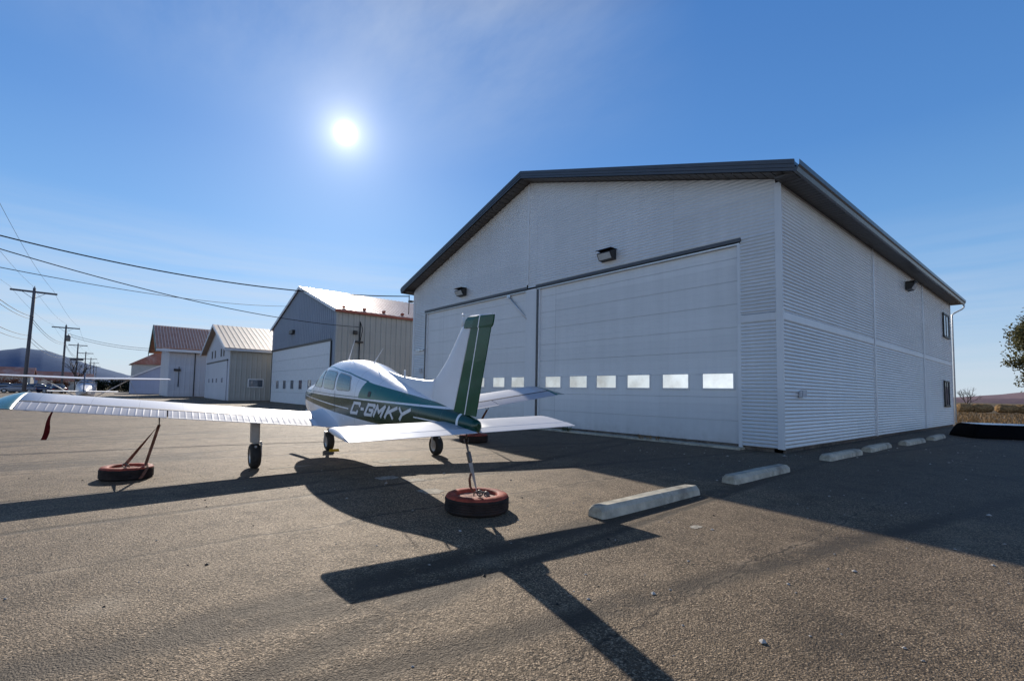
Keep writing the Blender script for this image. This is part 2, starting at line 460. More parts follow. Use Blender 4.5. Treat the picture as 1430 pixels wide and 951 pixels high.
def leaf_mat(name, a, c, trans=.25):
    m, t, b = newmat(name)
    oi = t.node('ShaderNodeTexCoord').outputs['Object']
    col = t.ramp(t.noise(oi, 3.5, 3), [(.32, a), (.66, c)])
    t.put(b.inputs['Base Color'], col); setp(b, rough=.6, spec=.25)
    tr = t.node('ShaderNodeBsdfTranslucent'); t.put(tr.inputs[0], col)
    mx = t.node('ShaderNodeMixShader'); mx.inputs[0].default_value = trans
    t.l.new(b.outputs[0], mx.inputs[1]); t.l.new(tr.outputs[0], mx.inputs[2])
    t.l.new(mx.outputs[0], m.node_tree.nodes['Material Output'].inputs[0])
    return m
M['leaf'] = leaf_mat('olive_autumn_leaves', (.055, .055, .02), (.17, .15, .06))
M['hedge'] = leaf_mat('dark_hedge', (.008, .014, .010), (.022, .03, .016), .1)
M['redbush'] = leaf_mat('russet_leaves', (.07, .03, .02), (.20, .09, .05), .2)
M['weed'] = leaf_mat('weed_green', (.03, .05, .015), (.09, .12, .04))
M['bark'] = mat('bark', (.07, .055, .045), .9, 0, .2, .35, 8, .6, 30)
M['pole'] = mat('creosoted_pole', (.12, .115, .12), .8, 0, .3, .3, 4, .3, 30, None, 0, (3, 3, .3))
M['wire'] = mat('black_cable', (.02, .02, .022), .6, 0, .3, .1, 2)
M['straw'] = mat('straw', (.30, .185, .085), .95, 0, .1, .5, 5, 1.0, 45, ((.12, .07, .035), .9))
M['blackbox'] = mat('black_plastic', (.004, .004, .005), .8, 0, .05, .2, 4, .1, 120)
M['boxlid'] = mat('grey_gelcoat_lid', (.75, .76, .78), .3, 0, .5, .3, 2.5)
M['orange'] = mat('orange_sidewall_paint', (.36, .065, .035), .7, 0, .3, .4, 12, .3, 40, ((.06, .03, .025), .9))
M['pinkfill'] = mat('painted_concrete_fill', (.52, .30, .23), .8, 0, .3, .3, 10, .5, 50, ((.55, .5, .45), .8))
M['strap'] = mat('webbing_orange_faded', (.15, .06, .035), .85, 0, .2, .3, 20, .2, 200, ((.42, .25, .18), .6))
M['strapgrey'] = mat('webbing_grey', (.34, .33, .33), .85, 0, .2, .2, 20, .2, 200)
M['streamer'] = mat('red_streamer', (.10, .007, .010), .8, 0, .2, .2, 15)
M['yellow'] = mat('yellow_paint', (.55, .33, .02), .6, 0, .3, .2, 9)
M['pebble'] = mat('pale_pebbles', (.42, .38, .33), .85, 0, .3, .4, 2)
M['darkpebble'] = mat('dark_tar_lumps', (.02, .018, .018), .7, 0, .3, .4, 9)
M['letter'] = mat('registration_white', (.74, .74, .75), .35, 0, .5, .08, 9)

def ribroof_mat(name, a, c, rough=.3, metal=.4, axis=1, pitch=.9):
    m, t, b = newmat(name)
    co = t.node('ShaderNodeTexCoord').outputs['Object']
    n = t.noise(co, 1.1, 6, .7)
    t.put(b.inputs['Base Color'], t.ramp(n, [(.35, a), (.65, c)]))
    t.put(b.inputs['Roughness'], t.m('ADD', rough-.08, t.m('MULTIPLY', t.noise(co, 4, 4), .2)))
    setp(b, metal=metal)
    return m
M['roof2'] = ribroof_mat('red_metal_roof_worn', (.40, .20, .15), (.60, .46, .42), .34, .5)
M['roof3'] = ribroof_mat('pinkish_metal_roof', (.50, .35, .25), (.58, .43, .32), .6, .0)
M['roof4'] = ribroof_mat('red_ribbed_roof', (.52, .22, .125), (.60, .31, .20), .5, .1)
M['roofrib'] = mat('roof_rib', (.54, .46, .41), .4, .2, .5, .15, 2)
M['blueclad'] = vdirt_mat('bluegrey_cladding', (.26, .30, .37), .45, (.2, .18, .15), .2)
M['beigeclad'] = vdirt_mat('beige_cladding', (.45, .43, .385), .5, (.2, .18, .15), .3)
M['lilacclad'] = vdirt_mat('pale_cladding', (.58, .58, .62), .5, (.2, .18, .15), .3)
M['redtrim'] = mat('orange_red_fascia', (.34, .085, .045), .5, 0, .5, .2, 3)
M['greentrim'] = mat('green_gable_trim', (.05, .14, .11), .5, 0, .5, .2, 3)
M['whitepaint'] = mat('white_paint', (.72, .72, .72), .5, 0, .5, .06, 3)
M['blueshed'] = vdirt_mat('blue_shed_wall', (.34, .40, .55), .5, (.2, .18, .15), .2)
M['cream'] = mat('cream_house_wall', (.52, .50, .46), .7, 0, .3, .1, 1)
M['orangeroof'] = mat('orange_red_roof', (.40, .16, .11), .6, 0, .4, .25, .8, 0, 80, ((.62, .50, .45), .9))
M['carblack'] = mat('car_dark_paint', (.02, .022, .028), .2, .2, .6, .2, 2, 0, 80, None, .6)
M['carblue'] = mat('car_navy_paint', (.03, .045, .10), .2, .2, .6, .2, 2, 0, 80, None, .6)
M['carwhite'] = mat('car_white_paint', (.28, .28, .30), .25, 0, .5, .1, 2, 0, 80, None, .6)
M['carred'] = mat('car_red_paint', (.22, .03, .03), .25, 0, .5, .1, 2, 0, 80, None, .6)
M['redlens'] = mat('red_tail_lens', (.35, .01, .01), .25, 0, .5, .1, 8)
M['insul'] = mat('insulator', (.25, .27, .30), .25, 0, .6, .1, 8)

# ------------------------------------------------------------------ camera (photo 1430x951, f = 671 px)
cd = bpy.data.cameras.new('camera'); cam = link(bpy.data.objects.new('camera', cd))
cr = Vector((0.63500234, 0.77225483, 0.01986205)); cu = Vector((0.03475664, -0.05424548, 0.99792254)); cf = Vector((-0.77172794, 0.63299281, 0.06128699))
mw = Matrix((cr, cu, -cf)).transposed().to_4x4(); mw.translation = Vector((0, 0, 1.5))
cam.matrix_world = mw
cd.sensor_fit = 'HORIZONTAL'; cd.sensor_width = 36; cd.lens = 36*671.05/1430
cd.shift_x = 14.2/1430; cd.shift_y = 31.45/1430
cd.clip_start = .05; cd.clip_end = 20000
scene.camera = cam

# ------------------------------------------------------------------ light
SUN = Vector((-0.82825214, 0.30668078, 0.4580)).normalized()
ld = bpy.data.lights.new('sun', 'SUN'); ld.energy = 5.0; ld.angle = R(.53); ld.color = (1.0, .93, .83)
so = link(bpy.data.objects.new('sun', ld)); so.rotation_euler = SUN.to_track_quat('Z', 'Y').to_euler(); so.location = (0, 0, 30)

def world():
    w = bpy.data.worlds.new('World'); scene.world = w; w.use_nodes = True
    t = NT(w.node_tree); bg = w.node_tree.nodes['Background']
    sky = t.node('ShaderNodeTexSky', sky_type='NISHITA'); sky.sun_disc = False
    sky.sun_elevation = math.asin(SUN.z); sky.sun_rotation = math.atan2(SUN.x, SUN.y)
    sky.altitude = 0; sky.air_density = 1.0; sky.dust_density = .25; sky.ozone_density = 3.0
    d = t.node('ShaderNodeTexCoord').outputs['Generated']
    nz = t.node('ShaderNodeVectorMath', operation='NORMALIZE'); t.put(nz.inputs[0], d); d = nz.outputs[0]
    s = t.node('ShaderNodeSeparateXYZ'); t.put(s.inputs[0], d); z = s.outputs[2]
    def dot(v):
        o = t.node('ShaderNodeVectorMath', operation='DOT_PRODUCT'); t.put(o.inputs[0], d); o.inputs[1].default_value = v
        return o.outputs['Value']
    ds = t.m('MAXIMUM', dot(tuple(SUN)), 0)
    # deepen and even out the blue
    k = 10.0  # colours below are final radiances, background strength is 1/k
    col = sky.outputs[0]
    hs = t.node('ShaderNodeHueSaturation'); hs.inputs['Saturation'].default_value = 1.12; hs.inputs['Value'].default_value = 1.0; t.put(hs.inputs['Color'], col)
    col = t.mixc(1.0, hs.outputs[0], (.80, .98, 1.20), 'MULTIPLY')
    flat = t.ramp(z, [(0.0, (.42, .62, .84)), (.22, (.22, .47, .82)), (.42, (.105, .295, .68)), (.62, (.072, .225, .58)), (.74, (.024, .08, .26)), (1.0, (.006, .026, .12))])
    flat = t.mixc(1.0, flat, (k, k, k), 'MULTIPLY')
    col = t.mixc(t.ramp(z, [(.55, .68), (.75, .92)]), col, flat)
    # thin cirrus, denser overhead on the sun side and in low veils
    zc = t.m('MAXIMUM', z, .04)
    cv = t.node('ShaderNodeCombineXYZ'); t.put(cv.inputs[0], t.m('DIVIDE', s.outputs[0], zc)); t.put(cv.inputs[1], t.m('DIVIDE', s.outputs[1], zc))
    cir = t.noise(t.mapping(cv.outputs[0], (.55, 1.3, 1), (0, 0, R(35))), 1.1, 8, .62)
    big = t.noise(cv.outputs[0], .35, 3, .5)
    up = t.ramp(t.m('ADD', z, t.m('MULTIPLY', t.m('SUBTRACT', big, .5), .25)), [(.44, 0.0), (.66, 1.0)])
    cl = t.m('MULTIPLY', t.m('MULTIPLY', t.ramp(cir, [(.38, 0.0), (.72, .55)]), up), t.ramp(ds, [(.80, 0.0), (.95, 1.0)]))
    veil = t.noise(t.mapping(d, (1, 1, 16)), 2.4, 6, .6)
    lowm = t.ramp(z, [(.0, 1.0), (.12, .8), (.30, 0.0)])
    cl2 = t.m('MULTIPLY', t.m('MULTIPLY', t.ramp(veil, [(.36, 0.0), (.66, .8)]), lowm), t.ramp(ds, [(.30, .25), (.75, 1.0)]))
    col = t.mixc(t.m('ADD', cl, cl2, clamp=True), col, (.62*k, .70*k, .83*k))
    # pale haze right at the horizon
    hz = t.ramp(z, [(.0, .75), (.05, .50), (.16, .12), (.30, 0.0)])
    col = t.mixc(hz, col, (.66*k, .73*k, .80*k))
    # added bright band low in the unseen sky behind the camera, fills the shaded walls
    az = t.m('ADD', t.m('MULTIPLY', s.outputs[0], .77), t.m('MULTIPLY', s.outputs[1], -.63))
    fill_band = t.m('MULTIPLY', t.ramp(az, [(.0, 0.0), (.35, 1.0)]), t.ramp(t.m('ADD', z, t.m('MULTIPLY', t.m('SUBTRACT', big, .5), .3)), [(.0, 1.0), (.11, .95), (.26, 0.0)]))
    side = t.ramp(t.m('ADD', t.m('MULTIPLY', s.outputs[0], .63), t.m('MULTIPLY', s.outputs[1], .77)), [(.25, (1.18*k, 1.38*k, 1.62*k)), (.75, (1.42*k, 1.42*k, 1.66*k))])
    col = t.mixc(fill_band, col, side)
    # aureole and the sun itself
    def glow(p, c):
        g = t.m('POWER', ds, p)
        return t.mixc(g, (0, 0, 0), tuple(a*k for a in c))
    for p, c in ((12, (.05, .055, .06)), (80, (.07, .07, .07)), (420, (.22, .21, .19)), (1600, (.42, .40, .35)), (14000, (3.4, 3.3, 3.0))):
        col = t.mixc(1.0, col, glow(p, c), 'ADD')
    t.put(bg.inputs[0], col); bg.inputs[1].default_value = 1.0/k
world()

# ------------------------------------------------------------------ ground
def gz(y): return .0068*min(max(y, -6), 13.3)
def strip(name, xs, ys, m, dz, kind='structure'):
    mb = MB()
    mb.grid([[(x, y, gz(y)+dz) for x in xs] for y in ys], smooth=False)
    return tag(mb.build(name, m), kind=kind)
strip('ground', [-6000, -300, 0, 300, 6000], [-6000, -6, 13.3, 6000], M['ground'], -.012)
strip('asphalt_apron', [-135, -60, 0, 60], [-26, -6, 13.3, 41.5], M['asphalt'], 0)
strip('stubble_field', [-60, 160], [43.5, 600], M['field'], -.004)

def worn_patch(x, y, rx, ry, seed, rot=0):
    rr = random.Random(seed); mb = MB(); n = 26
    pts = []
    for k in range(n):
        a = 2*math.pi*k/n; q = max(abs(math.cos(a)), abs(math.sin(a)))**-.6*(1+rr.uniform(-.16, .16))
        u, v = rx*math.cos(a)*q, ry*math.sin(a)*q
        X, Y = x+u*math.cos(rot)-v*math.sin(rot), y+u*math.sin(rot)+v*math.cos(rot); pts.append((X, Y, gz(Y)+.004))
    mb.poly(pts); return tag(mb.build('pavement_marking', M['wornpaint']), kind='structure')
for i, a in enumerate(((-7.55, 3.75, .14, .18), (-7.1, 4.02, .12, .16), (-6.2, 3.78, .17, .17), (-9.3, 4.75, .22, .42), (-9.6, 2.75, .06, .35), (-2.85, 5.2, .05, .08))): worn_patch(*a, i)
# distant hills
def ridge(name, pts, depth, m, seedv, rough):
    """pts: (x, y, height) along the crest"""
    mb = MB(); rows = []
    n = 90
    P = [Vector(p) for p in pts]
    def at(t):
        f = t*(len(P)-1); i = min(int(f), len(P)-2); u = f-i; u = u*u*(3-2*u)*.5+u*.5
        return P[i].lerp(P[i+1], u)
    for j in range(9):
        v = j/8; row = []
        for i in range(n+1):
            p = at(i/n); back = Vector((p.x, p.y, 0)).normalized()
            h = p.z*math.sin(v*math.pi/2)**1.2
            q = Vector((p.x, p.y, 0)) - back*depth*(1-v)
            h += rough*mnoise.noise(Vector((q.x*.004+seedv, q.y*.004, v)))*v + rough*.35*mnoise.noise(Vector((q.x*.02+seedv, q.y*.02, v)))*v
            row.append((q.x, q.y, h-6*(1-v)))
        rows.append(row)
    mb.grid(rows)
    return tag(mb.build(name, m), kind='structure')
ridge('blue_mountain', [(-3860, -1500, 20), (-3900, -1100, 30), (-3922, -786, 60), (-3948, -642, 110), (-3971, -484, 180), (-3980, -398, 208), (-3988, -307, 206), (-3994, -226, 178), (-3998, -141, 142), (-4000, 0, 99), (-3998, 110, 66), (-3985, 346, 22), (-3900, 900, 12)], 700, M['hill_haze'], 3.1, 16)
ridge('autumn_hill', [(-900, 1330, 6), (-500, 1420, 7), (-244, 1480, 8), (-195, 1487, 10), (-161, 1491, 15), (-117, 1495, 20), (-85, 1498, 26), (-36, 1500, 30), (36, 1500, 28), (200, 1490, 34), (420, 1450, 26), (800, 1300, 12)], 260, M['hill_rust'], 8.7, 5)
ridge('far_treeline', [(-1200, 900, 5), (-500, 960, 6), (-200, 980, 5), (0, 985, 6), (200, 970, 5), (700, 900, 6)], 30, M['hill_rust'], 1.7, 3)

# ------------------------------------------------------------------ main hangar (local x: 0 right corner .. -W, y: 0 front .. L)
W, LH, ZE = 19.54, 24.562, 7.26
XC = -W/2; RZ0 = 10.71; SL = .321
def under(x): return RZ0 - .30 - SL*abs(x-XC)
HX, HY = -4.963, 13.466
hangar = empty('aircraft_hangar', (HX, HY, 0), (0, 0, 0), 'large white corrugated metal hangar with dark roof edge and two wide overhead doors, nearest building', 'hangar')
def clip_gable(mb, off=0.0):
    mb.clip((XC, 0, RZ0-.30-off), (SL, 0, 1)); mb.clip((XC, 0, RZ0-.30-off), (-SL, 0, 1)); return mb
ZB, ZM0, ZM1, ZD = .20, 3.56, 3.77, 5.80
D1a, D1b, D2a, D2b = -1.055, -9.282, -9.85, -18.22
fw_ = MB()
for (a, b, z0, z1) in ((-.13, D1a, ZB, ZM0), (-.13, D1a, ZM1, ZD+.09), (-W+.13, D2b, ZB, ZM0), (-W+.13, D2b, ZM1, ZD+.09), (-.13, XC-.08+.04, ZD+.09, 10.9), (XC-.12, -W+.13, ZD+.09, 10.9)):
    corr(fw_, ((a, 0), (b, 0)), z0, z1, (0, -1), .098, .0155 if z0 < 5 else .010)
clip_gable(fw_)
fw_.build('front_wall', M['siding'], hangar)
sw = MB()
ys = (.03, 8.41, 8.52, 16.85, 16.96, LH)
for a, b in ((0.03, 8.41), (8.52, 16.85), (16.96, LH-.02)):
    for z0, z1 in ((ZB, ZM0), (ZM1, 7.30)):
        corr(sw, ((0, a), (0, b)), z0, z1, (1, 0))
sw.build('side_wall', M['siding'], hangar)
lw = MB(); corr(lw, ((-W, .03), (-W, LH-.02)), ZB, 7.30, (-1, 0), step=4); lw.build('side_wall', M['siding'], hangar)
bw = MB(); corr(bw, ((0, LH), (-W, LH)), ZB, 10.9, (0, 1), step=4); clip_gable(bw); bw.build('back_wall', M['siding'], hangar)
# trims
mb = MB(); mb.box(-.15, .022, -.024, .022, ZB-.02, 7.20, .006); mb.build('corner_trim', M['trim'], hangar)
mb = MB(); mb.box(-W-.022, -W+.15, -.024, .022, ZB-.02, 7.20, .006); mb.build('corner_trim', M['trim'], hangar)
mb = MB(); mb.box(-.10, .022, LH-.10, LH+.022, ZB-.02, 7.20, .006); mb.build('corner_trim', M['trim'], hangar)
def band(pts):
    mb = MB(); mb.box(*pts, .004)
    return mb
band((D1a+.002, -.152, -.020, .02, ZM0-.005, ZM1-.015)).build('band_trim', M['trim'], hangar)
band((-W+.152, D2b-.002, -.020, .02, ZM0-.005, ZM1-.015)).build('band_trim', M['trim'], hangar)
for a, b in ((.03, 8.38), (8.55, 16.82), (16.99, LH-.12)):
    band((-.02, .020, a, b, ZM0-.005, ZM1-.015)).build('band_trim', M['trim'], hangar)
for yv in (8.465, 16.905):
    for z0, z1 in ((ZB-.01, 7.24),):
        mb = MB(); mb.box(-.02, .045, yv-.06, yv+.06, z0, z1, .006); mb.build('vertical_trim', M['trim'], hangar)
mb = MB(); mb.box(XC-.11, XC-.01, -.028, .02, ZD+.22, 10.36, .004); mb.build('vertical_trim', M['trim'], hangar)
mb = MB(); mb.box(-W, 0, .05, .22, -.05, ZB+.02); mb.box(-.26, -.05, .05, LH, -.05, ZB+.02); mb.box(-W+.05, -W+.26, .05, LH, -.05, ZB+.02)
mb.build('foundation', M['found'], hangar)
# door surround
mb = MB(); mb.box(D2a+.0, D1b, -.022, .30, .10, ZD+.015, .006); mb.build('door_post', M['trim'], hangar)
for xa, xb in ((D1b, D1a), (D2b, D2a)):
    mb = MB(); mb.box(xa-.02, xb+.02, -.05, .02, ZD+.03, ZD+.14, .008); mb.build('door_header', M['fascia'], hangar)
    mb = MB(); mb.box(xa+.02, xb-.02, .005, .10, ZD-.035, ZD+.012, .004); mb.build('header_seal', M['alu'], hangar)
    for xj, s in ((xa, 1), (xb, -1)):
        mb = MB(); mb.box(xj-.0 if s > 0 else xj-.10, xj+.10 if s > 0 else xj, .0, .16, .12, ZD-.04, .004); mb.build('door_jamb', M['trim'] if s < 0 else M['fascia'], hangar)
    mb = MB(); mb.box(xa+.105, xa+.155, .015, .12, .14, ZD-.05, .01); mb.build('door_seal', M['whitepaint'], hangar)
    mb = MB(); mb.box(xa-.05, xb+.05, -.30, .20, .06, .150, .01); mb.build('door_sill', M['concrete'], hangar)

def overhead_door(xa, xb, wins):
    """sectional door: stacked insulated sections with shallow grooves; windows in the third section"""
    mb = MB(); Y = .10
    zs = [.185]; 
    while zs[-1] < ZD-.05: zs.append(min(ZD-.03, zs[-1]+.655))
    if zs[-1]-zs[-2] < .2: zs.pop(-2)
    for i, (a, b) in enumerate(zip(zs, zs[1:])):
        sub = [a]
        k = 4
        # section profile: joint groove, flat field with two shallow pressed lines
        prof = [(a+.002, .006), (a+.007, .0), (a+(b-a)*.33-.012, 0), (a+(b-a)*.33, .002), (a+(b-a)*.33+.012, 0), (a+(b-a)*.67-.012, 0), (a+(b-a)*.67, .002), (a+(b-a)*.67+.012, 0), (b-.007, 0), (b-.002, .006)]
        mb.grid([[(xa, Y+d, z), (xb, Y+d, z)] for z, d in prof], smooth=False)
    mb.grid([[(xa, Y+.022, .18), (xb, Y+.022, .18)], [(xa, Y+.022, ZD), (xb, Y+.022, ZD)]], smooth=False)
    o = mb.build('overhead_door', M['door'], hangar, fix=False)
    mb = MB(); mb.box(xa, xb, Y+.01, Y+.06, .135, .19, .01); mb.build('bottom_seal', M['rubber_seal'], o)
    for a, b in wins:
        f = MB(); z0, z1 = 1.72, 2.19; w = .045
        f.box(a-w, b+w, Y-.022, Y+.01, z1-w+.02, z1+.02, .006); f.box(a-w, b+w, Y-.022, Y+.01, z0-.02, z0+w-.02, .006)
        f.box(a-w, a, Y-.022, Y+.01, z0+w-.02, z1-w+.02, .006); f.box(b, b+w, Y-.022, Y+.01, z0+w-.02, z1-w+.02, .006)
        fo = f.build('window', M['trim'], o)
        p = MB(); p.box(a+.002, b-.002, Y-.010, Y+.004, z0+w-.018, z1-w+.018); p.build('pane', M['doorglass'], fo)
    return o
wr = [(-13.75, -12.93), (-12.45, -11.61), (-11.15, -10.31), (-9.83, -8.98), (-8.50, -7.64), (-7.18, -6.29)]
wl = [(-22.4, -21.6), (-21.12, -20.3), (-19.85, -19.03), (-18.6, -17.78), (-17.12, -16.32), (-15.84, -15.03)]
overhead_door(D1b+.10, D1a-.10, [(a-HX, b-HX) for a, b in wr])
overhead_door(D2b+.10, D2a-.02, [(a-HX, b-HX) for a, b in wl])
mb = MB(); mb.tube([(-16.05-HX, .02, 5.72), (-14.81-HX, .02, 4.58)], .035, 6); mb.box(-16.15-HX, -15.95-HX, -.01, .06, 5.66, 5.78); mb.build('door_brace', M['alu'], hangar)

# roof
def roofline(t0, over): # polygon of the roof section
    xr = .52
    zt = lambda x: RZ0 - SL*abs(x-XC)
    return [(xr, zt(xr)-t0), (XC, zt(XC)-t0), (-W-xr, zt(-W-xr)-t0), (-W-xr, zt(-W-xr)), (XC, zt(XC)), (xr, zt(xr))]
mb = MB(); mb.prism(roofline(.08, 0), 1, -.55, LH+.35)
for k in range(62):       # standing seams
    y = -.45+k*.41
    for s in (1, -1):
        a = XC; b = .5 if s > 0 else -W-.5
        za = RZ0+.0; zb = RZ0-SL*(b-XC)*s
        mb.prism([(a, za), (b, zb), (b, zb+.035), (a, za+.035)], 1, y, y+.03)
mb.build('roof', M['fascia'], hangar)
for s in (1, -1):
    # soffit, ribbed underside of the overhang
    mb = MB()
    xe = .50 if s > 0 else -W-.50
    n = 40
    for k in range(n):
        xa = XC+(xe-XC)*k/n; xb = XC+(xe-XC)*(k+.9)/n
        za, zb = RZ0-.285-SL*abs(xa-XC), RZ0-.285-SL*abs(xb-XC)
        mb.prism([(xa, za), (xb, zb), (xb, zb+.02), (xa, za+.02)], 1, -.50, -.005)
    mb.build('soffit', M['soffit'], hangar)
    mb = MB(); xw = .01 if s > 0 else -W-.01
    zz = 7.13
    for k in range(120):
        ya = -.42+k*(LH+.7)/120; yb = ya+(LH+.7)/120*.9
        mb.box(min(xw, xe), max(xw, xe), ya, yb, zz+.02, zz+.04)
    mb.box(min(xw, xe), max(xw, xe), -.42, LH+.3, zz+.045, zz+.06)
    mb.build('soffit', M['soffit'], hangar)
    # rake fascia: stepped profile
    mb = MB()
    for (t0, t1, o) in ((-.03, .085, .030), (.09, .180, .016), (.185, .265, .0)):
        a, b = XC, (.54 if s > 0 else -W-.54)
        za, zb = RZ0, RZ0-SL*abs(b-XC)
        mb.prism([(a, za-t1), (b, zb-t1), (b, zb-t0), (a, za-t0)], 1, -.555-o-.012, -.553)
    mb.build('rake_fascia', M['fascia'], hangar)
    # gutter: K profile running along the eave
    xg = .52 if s > 0 else -W-.52
    zt = RZ0-SL*abs(xg-XC)
    prof = [(0, -.30), (.07, -.30), (.10, -.20), (.135, -.15), (.14, -.03), (.13, -.02), (.125, -.14), (.09, -.19), (.0, -.19)]
    mb = MB(); mb.prism([(xg+s*px, zt+.01+pz) for px, pz in prof], 1, -.57, LH+.38)
    mb.build('gutter', M['gutter'], hangar)
mb = MB(); mb.tube([(.58, LH+.22, 7.08), (.58, LH+.22, 6.98), (.48, LH+.2, 6.86), (.16, LH+.12, 6.66), (.07, LH+.10, 6.55), (.07, LH+.10, .3)], .042, 8); mb.build('downspout', M['siding'], hangar)
# side windows
for y0, y1, z0, z1 in ((22.05, 23.75, 5.06, 6.42), (21.75, 23.1, 1.22, 2.64)):
    mb = MB(); w = .10
    mb.box(.0, .075, y0, y1, z1-w, z1, .008); mb.box(.0, .09, y0-.03, y1+.03, z0-.02, z0+w-.02, .008)
    mb.box(.0, .075, y0, y0+w, z0+w-.02, z1-w, .008); mb.box(.0, .075, y1-w, y1, z0+w-.02, z1-w, .008)
    mb.box(.01, .06, (y0+y1)/2-.03, (y0+y1)/2+.03, z0+w-.02, z1-w, .004)
    f = mb.build('window', M['dark'], hangar)
    p = MB(); p.box(.015, .035, y0+w, y1-w, z0+w-.02, z1-w); p.build('pane', M['whiteglass'] if z0 > 4 else M['darkglass'], f)
# wall lights
def wall_light(loc, rz):
    mb = MB()
    mb.prism([(0, -.17), (0, .17), (-.10, .19), (-.30, .10), (-.32, .06), (-.20, -.14)], 0, -.30, .30)
    mb.box(-.33, .33, -.34, .0, .19, .205, .004)
    o = mb.build('wall_light', M['dark'], hangar); o.location = loc; o.rotation_euler = (0, 0, rz)
    l = MB()
    l.prism([(-.205, -.135), (-.325, .055), (-.335, .05), (-.215, -.14)], 0, -.26, .26); l.build('lens', M['lens'], o)
    return o
wall_light((-10.55-HX, -.012, 6.36), 0)
wall_light((-19.55-HX, -.012, 6.40), 0)
wall_light((.012, 27.34-HY, 6.55), R(90))
mb = MB(); mb.box(.01, .09, 14.55-HY, 14.84-HY, 1.545, 1.73, .012); mb.box(.012, .07, 14.43-HY, 14.55-HY, 1.53, 1.70, .01); mb.build('outlet_box', M['greybox'], hangar)
mb = MB(); mb.box(-24.04-HX, -23.20-HX, -.09, -.01, 3.72, 3.80, .01); mb.box(-23.75-HX, -23.55-HX, -.11, -.02, 3.69, 3.86, .01); mb.build('door_rail_bracket', M['alu'], hangar)
mb = MB(); mb.box(-23.62-HX, -23.38-HX, -.08, -.01, 2.52, 2.76, .012); mb.build('outlet_box', M['greybox'], hangar)
mb = MB(); mb.tube([(-24.75-HX, -.2, 5.9), (-24.75-HX, -.2, 7.0)], .03, 6); mb.box(-24.82-HX, -24.6-HX, -.22, .02, 6.6, 6.7); mb.build('service_mast', M['steel'], hangar)

# ------------------------------------------------------------------ neighbouring hangars
def gable_building(e, w, l, ze, zp, front, side, roofm, roof_over=(.3, .3), trimm=None, pitch=.30, amp=.03, xoff=0, ridge_x=None, door=None, seam=.45):
    """local x -w..0, y 0..l"""
    xc = -w/2 if ridge_x is None else ridge_x
    sl = (zp-ze)/(w/2)
    mb = MB(); 
    if door: 
        a, b, zt = door
        corr(mb, ((0, 0), (b, 0)), -.3, zt, (0, -1), pitch, amp, True); corr(mb, ((a, 0), (-w, 0)), -.3, zt, (0, -1), pitch, amp, True)
        corr(mb, ((0, 0), (-w, 0)), zt, zp+.5, (0, -1), pitch, amp, True)
    else: corr(mb, ((0, 0), (-w, 0)), -.3, zp+.5, (0, -1), pitch, amp, True)
    mb.clip((xc, 0, zp), (sl, 0, 1)); mb.clip((xc, 0, zp), (-sl, 0, 1)); mb.build('front_wall', front, e)
    mb = MB(); corr(mb, ((0, 0), (0, l)), -.3, ze, (1, 0), pitch, amp, True); mb.build('side_wall', side, e)
    mb = MB(); corr(mb, ((-w, 0), (-w, l)), -.3, ze, (-1, 0), pitch*2, amp, True); mb.build('side_wall', side, e)
    mb = MB(); mb.poly([(0, l, -.3), (-w, l, -.3), (-w, l, ze), (xc, l, zp), (0, l, ze)]); mb.build('back_wall', side, e)
    oe, of = roof_over; mb = MB(); t = .10
    for s in (1, -1):
        b = oe if s > 0 else -w-oe
        zb = zp-sl*abs(b-xc)
        mb.prism([(xc, zp+.02), (b, zb+.02), (b, zb+t), (xc, zp+t)], 1, -of, l+.2)
        k = -of
        while k < l+.1:
            mb.mat(1).prism([(xc, zp+t), (b, zb+t), (b, zb+t+.035), (xc, zp+t+.035)], 1, k, k+.06); mb.mat(0); k += seam
    mb.build('roof', [roofm, M['roofrib']], e)
    return sl, xc

# second hangar
h2 = empty('aircraft_hangar', (-36.75, HY, 0), (0, 0, 0), 'tall hangar with blue-grey ribbed gable, beige side wall and worn red metal roof', 'hangar')
gable_building(h2, 18.4, 24, 7.70, 10.80, M['blueclad'], M['beigeclad'], M['roof2'], (.25, .18), None, .46, .085, door=(-18.1, -.75, 5.30), seam=.42)
mb = MB(); mb.box(.05, .30, -.15, 24.1, 7.49, 7.66, .01); mb.build('eave_fascia', M['redtrim'], h2)
mb = MB()
for s in (1, -1):
    b = .25 if s > 0 else -18.65
    zb = 10.8-(3.1/9.2)*abs(b+9.2)
    mb.prism([(-9.2, 10.66), (b, zb-.14), (b, zb+.12), (-9.2, 10.92)], 1, -.24, -.185)
mb.build('rake_trim', M['whitepaint'], h2)
mb = MB()
for k in range(5): 
    z = .05+k*1.05; mb.box(-18.0, -.85, -.03, .05, z, z+1.04, .012)
d2 = mb.build('overhead_door', M['whitepaint'], h2)
mb = MB(); mb.box(-18.2, -.65, -.10, .0, 5.30, 5.48, .01); mb.build('door_header', M['dark'], h2)
mb = MB(); mb.box(-.80, -.66, -.10, .0, .0, 5.30, .01); mb.build('door_jamb', M['dark'], h2)
for x in (-15.5, -13.0, -10.5, -8.0, -5.5, -3.0):
    mb = MB(); mb.box(x-.55, x+.55, -.06, -.02, 1.35, 2.35, .02); f = mb.build('window', M['whitepaint'], d2)
    mb = MB(); mb.box(x-.45, x+.45, -.068, -.05, 1.45, 2.25); mb.build('pane', M['darkglass'], f)
mb = MB(); mb.box(-11.3, -10.2, -.34, -.05, 6.62, 6.98, .03); mb.build('wall_light', M['dark'], h2)
mb = MB(); mb.tube([(.12, 1.9, .2), (.12, 1.9, 6.9)], .05, 6); mb.box(.06, .26, 1.55, 2.15, 5.2, 5.35, .02); mb.box(.06, .28, 1.35, 1.65, 5.85, 6.15, .02)
